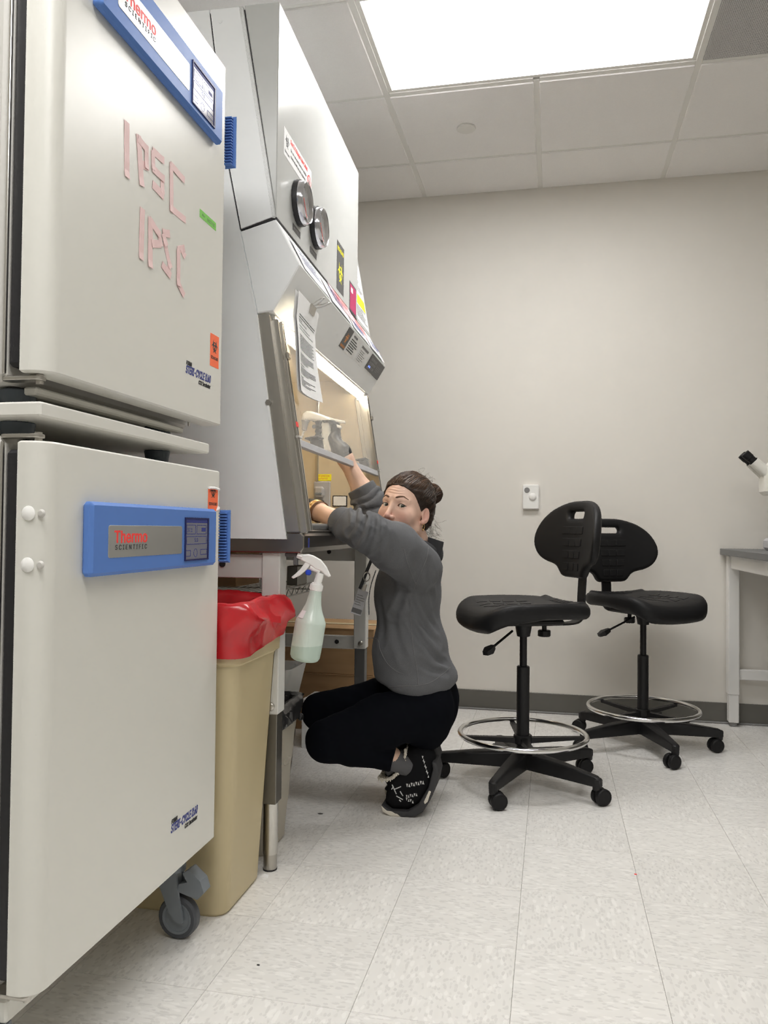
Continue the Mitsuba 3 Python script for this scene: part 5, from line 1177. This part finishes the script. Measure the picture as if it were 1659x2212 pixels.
# boots on tiptoe
def boot_poly(pp, y): return Polygon([tuple(px(p, y)[[0, 2]]) for p in pp])
UPP = [(834, 1722), (836, 1704), (840, 1690), (832, 1676), (836, 1650), (850, 1618), (866, 1606), (900, 1600), (928, 1606), (940, 1622), (944, 1646), (936, 1686), (916, 1722), (890, 1738), (850, 1738)]
SOLE = [(831, 1722), (836, 1727), (852, 1736), (885, 1738), (908, 1724), (930, 1688), (940, 1648), (938, 1632), (946, 1634), (952, 1655), (946, 1684), (934, 1712), (918, 1738), (902, 1748), (868, 1749), (842, 1741), (831, 1732)]
BY = .475; zlow = px((885, 1749), BY)[2]
for dx, dy, dz in ((0, 0, -zlow+.001), (-.025, .165, -zlow+.001)):
    D = tf(None, (dx, dy, dz)); XZ = frame(X, Z, -Y, (0, BY, 0))
    bt = put(pe+'__boot', puffy(boot_poly(UPP, BY).buffer(.0), .092, .040, .0045), 'm_boot', smooth=True, M=D @ XZ, label='black winter boot with white pattern')
    put(bt+'__sole', puffy(boot_poly(SOLE, BY).buffer(.001), .098, .006, .0030), 'm_sole', smooth=True, M=D @ XZ)
    put(bt+'__toe_rim', puffy(boot_poly([(830, 1724), (842, 1733), (866, 1741), (874, 1749), (848, 1746), (832, 1737)], BY), .099, .003, .0022), 'm_cream', smooth=True, M=D @ XZ, label='cream rubber toe rim')
    put(bt+'__heel_rim', puffy(boot_poly([(931, 1690), (938, 1693), (930, 1716), (922, 1724), (919, 1716)], BY), .099, .003, .0022), 'm_cream', smooth=True, M=D @ XZ)
    if dx == 0:
        put(bt+'__cuff', puffy(boot_poly([(836, 1652), (848, 1622), (862, 1609), (876, 1608), (872, 1632), (858, 1656), (842, 1664)], BY), .100, .012, .0035), 'm_bootcuff', smooth=True, M=D @ XZ, label='grey boot cuff')
        rf = np.random.default_rng(2); tufts = []
        for p in list(bez([(882, 1606), (880, 1622), (872, 1640), (864, 1654), (856, 1662)], 7))+list(bez([(826, 1664), (838, 1668), (850, 1666), (858, 1661)], 6)):
            for yy in np.linspace(BY-.058, BY+.046, 10):
                c = px(p, BY)+A_([0, yy-BY, 0]); edge = 1-abs(yy-BY)/.06
                d = A_([rf.normal(0, .4), (-1 if yy < BY else 1)*rf.uniform(.1, .6), rf.normal(-.3, .4)]); d /= np.linalg.norm(d)
                tufts.append(cyl(c-d*.004, c+d*rf.uniform(.006, .011), .0042, 5, .0012))
        put(bt+'__fur_trim', tufts, 'm_cream', smooth=False, M=D, label='cream fur trim')
        tag(bt+'__fur_trim', kind='stuff')
        tri = []
        def tris(p0, p1, n, h_):
            for i in range(n):
                t = i/(n-1); c = px((p0[0]+(p1[0]-p0[0])*t, p0[1]+(p1[1]-p0[1])*t), BY); s_ = h_*.5*(1 if i % 2 else -1)
                tri.append(hull([(c[0]+a*h_*.30, BY-.0475+b_, c[2]+e) for b_ in (0, .002) for a, e in ((-1, -s_), (1, -s_), (0, s_))]))
        tris((885, 1682), (919, 1675), 8, .012); tris((884, 1705), (905, 1701), 6, .010); tris((884, 1711), (897, 1716), 4, .010); tris((918, 1622), (930, 1662), 8, .009)
        for (a, b) in (((853, 1680), (862, 1700)), ((858, 1690), (872, 1684)), ((862, 1704), (876, 1712)), ((870, 1694), (876, 1704)), ((852, 1690), (856, 1684)), ((868, 1712), (872, 1716))):
            c0, c1 = px(a, BY), px(b, BY); tri.append(cyl((c0[0], BY-.0465, c0[2]), (c1[0], BY-.0465, c1[2]), .0019, 6))
        tk = [put(bt+'__pattern_mark', t, 'm_pattern', smooth=False, M=D) for t in tri]
# gloved hands
def chainf(p, pts, r0, r1, k=.002):
    f = None; n = len(pts)-1
    for i in range(n):
        g = cap(p, pts[i], pts[i+1], r0+(r1-r0)*i/n, r0+(r1-r0)*(i+1)/n); f = g if f is None else smin(f, g, k)
    return f
GU, GW = A_([.978, .209, 0]), A_([.209, -.978, 0])           # the grip faces the way the camera looks
GY = .685; GO = px((705, 944), GY); GS = np.linalg.norm(px((706, 944), GY)-GO)
GM = frame(GU, Z, GW, GO); GI = np.linalg.inv(GM)
def gp(p): q = px(p, GY)-GO; return A_([q@GU, q[2]])
handR = []
hb = [gp((728, 917+i*9.8)) for i in range(4)]
for i, b in enumerate(hb):
    z = b[1]; x0 = gp((700, 0))[0]; dz = -.003*i
    handR.append(([(b[0], z, -.010), (.010, z+.004, -.030), (-.016, z+.008, -.028), (-.032, z+.010, -.010), (-.034, z+.008, .006), (-.024, z+.006, .014)], (.0095, .0082)))
wrl = (GI @ np.append(WR, 1))[:3]
def gloveR_f(p):
    q = p
    f = ell(q, A_([gp((736, 0))[0]-.002, gp((0, 944))[1], -.010]), A_([.020, .038, .020]))
    f = smin(f, cap(q, A_([gp((730, 0))[0], gp((0, 958))[1], -.002]), wrl+(0, 0, 0), .024, .033), .02)
    f = smin(f, cap(q, wrl, wrl+A_([.005, -.010, 0]), .034, .0355), .01)
    for pts, (r0, r1) in handR: f = smin(f, chainf(q, [A_(a) for a in pts], r0, r1), .004)
    th = [A_([.030, gp((0, 942))[1], .004]), A_([.026, gp((0, 928))[1], .018]), A_([.010, gp((0, 921))[1], .022]), A_([-.006, gp((0, 923))[1], .019])]
    return smin(f, chainf(q, th, .0115, .0085), .006)
put(pe+'__glove', nets(gloveR_f, (-.06, -.10, -.06), (.10, .06, .06), .0020), 'm_glove', smooth=True, M=GM, label='black glove on the hand gripping the pipette gun')
fw = (WL-EL)/np.linalg.norm(WL-EL); su = np.cross(fw, Z); su /= np.linalg.norm(su); uu = np.cross(su, fw)
LM = frame(su, uu, fw, WL)                             # x across the hand, y up, z along the fingers
def gloveL_f(p):
    f = cap(p, A_([0, 0, -.002]), A_([0, .0, .035]), .0300, .031)
    f = smin(f, ell(p, A_([0, .002, .062]), A_([.042, .018, .040])), .018)
    for i, (x, L) in enumerate(((-.031, .052), (-.011, .062), (.011, .060), (.031, .048))):
        f = smin(f, chainf(p, [A_([x*.8, .003, .085]), A_([x, .004, .085+L*.42]), A_([x*1.02, -.012, .085+L*.72]), A_([x*1.0, -.030, .085+L*.72])], .0095, .0078), .004)
    return smin(f, chainf(p, [A_([-.024, -.006, .035]), A_([-.046, -.014, .062]), A_([-.040, -.026, .088])], .012, .009), .006)
put(pe+'__glove', nets(gloveL_f, (-.08, -.06, -.04), (.07, .05, .16), .0024), 'm_glove', smooth=True, M=LM, label='black glove on the hand resting in the cabinet')
# bracelets and watch
for t, r, rr_, m in ((-.004, .0335, .0030, 'm_gold'), (-.013, .0335, .0026, 'm_leather'), (.004, .034, .0028, 'm_gold'), (-.021, .0345, .0016, 'm_leather')):
    put(pe+'__bracelet', tube([WL+fw*t+su*r*math.cos(a)+uu*r*math.sin(a) for a in np.linspace(0, 2*math.pi, 40, endpoint=False)], rr_, 8, True), m, smooth=True)
wd = -su if su[1] > 0 else su; wd = (wd+uu*.15); wd /= np.linalg.norm(wd)
wk = put(pe+'__watch', cyl(WL+wd*.031, WL+wd*.040, .0135, 32, bev=.002), 'm_gold', label='round gold watch')
put(wk+'__dial', cyl(WL+wd*.0398, WL+wd*.0404, .0105, 28), 'm_leather', smooth=False)
# pipette gun in the right hand
pg = thing('pipette_gun', 'white pipette gun with grey nose held behind the cabinet sash', 'pipette gun')
G2 = lambda pts: Polygon([tuple(gp(p)) for p in pts])
mat('m_gun', (.90, .89, .84), .35)
put(pg+'__body', puffy(G2([(653, 908), (656, 896), (664, 890), (676, 891), (699, 898), (714, 905), (715, 917), (693, 913), (668, 909), (657, 912)]).buffer(.001), .034, .010, .0024), 'm_gun', smooth=True, M=GM)
put(pg+'__handle', puffy(G2([(693, 905), (713, 909), (718, 975), (716, 978), (696, 975)]).buffer(.001), .030, .009, .0024), 'm_gun', smooth=True, M=GM)
for pl in ([(705, 900), (722, 905), (745, 909), (745, 914), (722, 911), (706, 907)], [(712, 912), (737, 920), (737, 926), (712, 918)]):
    put(pg+'__stand_prong', puffy(G2(pl).buffer(.0005), .020, .002, .0016), 'm_gun', smooth=True, M=GM)
a0, a1, a2 = (np.append(gp(p), 0) for p in ((661, 908), (657.5, 932), (648, 958)))
put(pg+'__nose', [lathe([[0, 0], [.016, 0], [.016, .006], [.013, .010], [.009, .040], [0, .041]], 28, align(a0, a1))], 'm_greybag', M=GM, label='grey nose cone')
put(pg+'__pipette', cyl(a1, a1+(a2-a1)*1.25, .0042, 16, .0030), 'm_paper', M=GM)
for i, z in enumerate((921, 934)): put(pg+'__button', bx(gp((689, 0))[0]-.004, gp((693, 0))[0]+.003, gp((0, z))[1]-.007, gp((0, z))[1]+.007, -.006, .006, .003), 'm_greyplastic', M=GM)
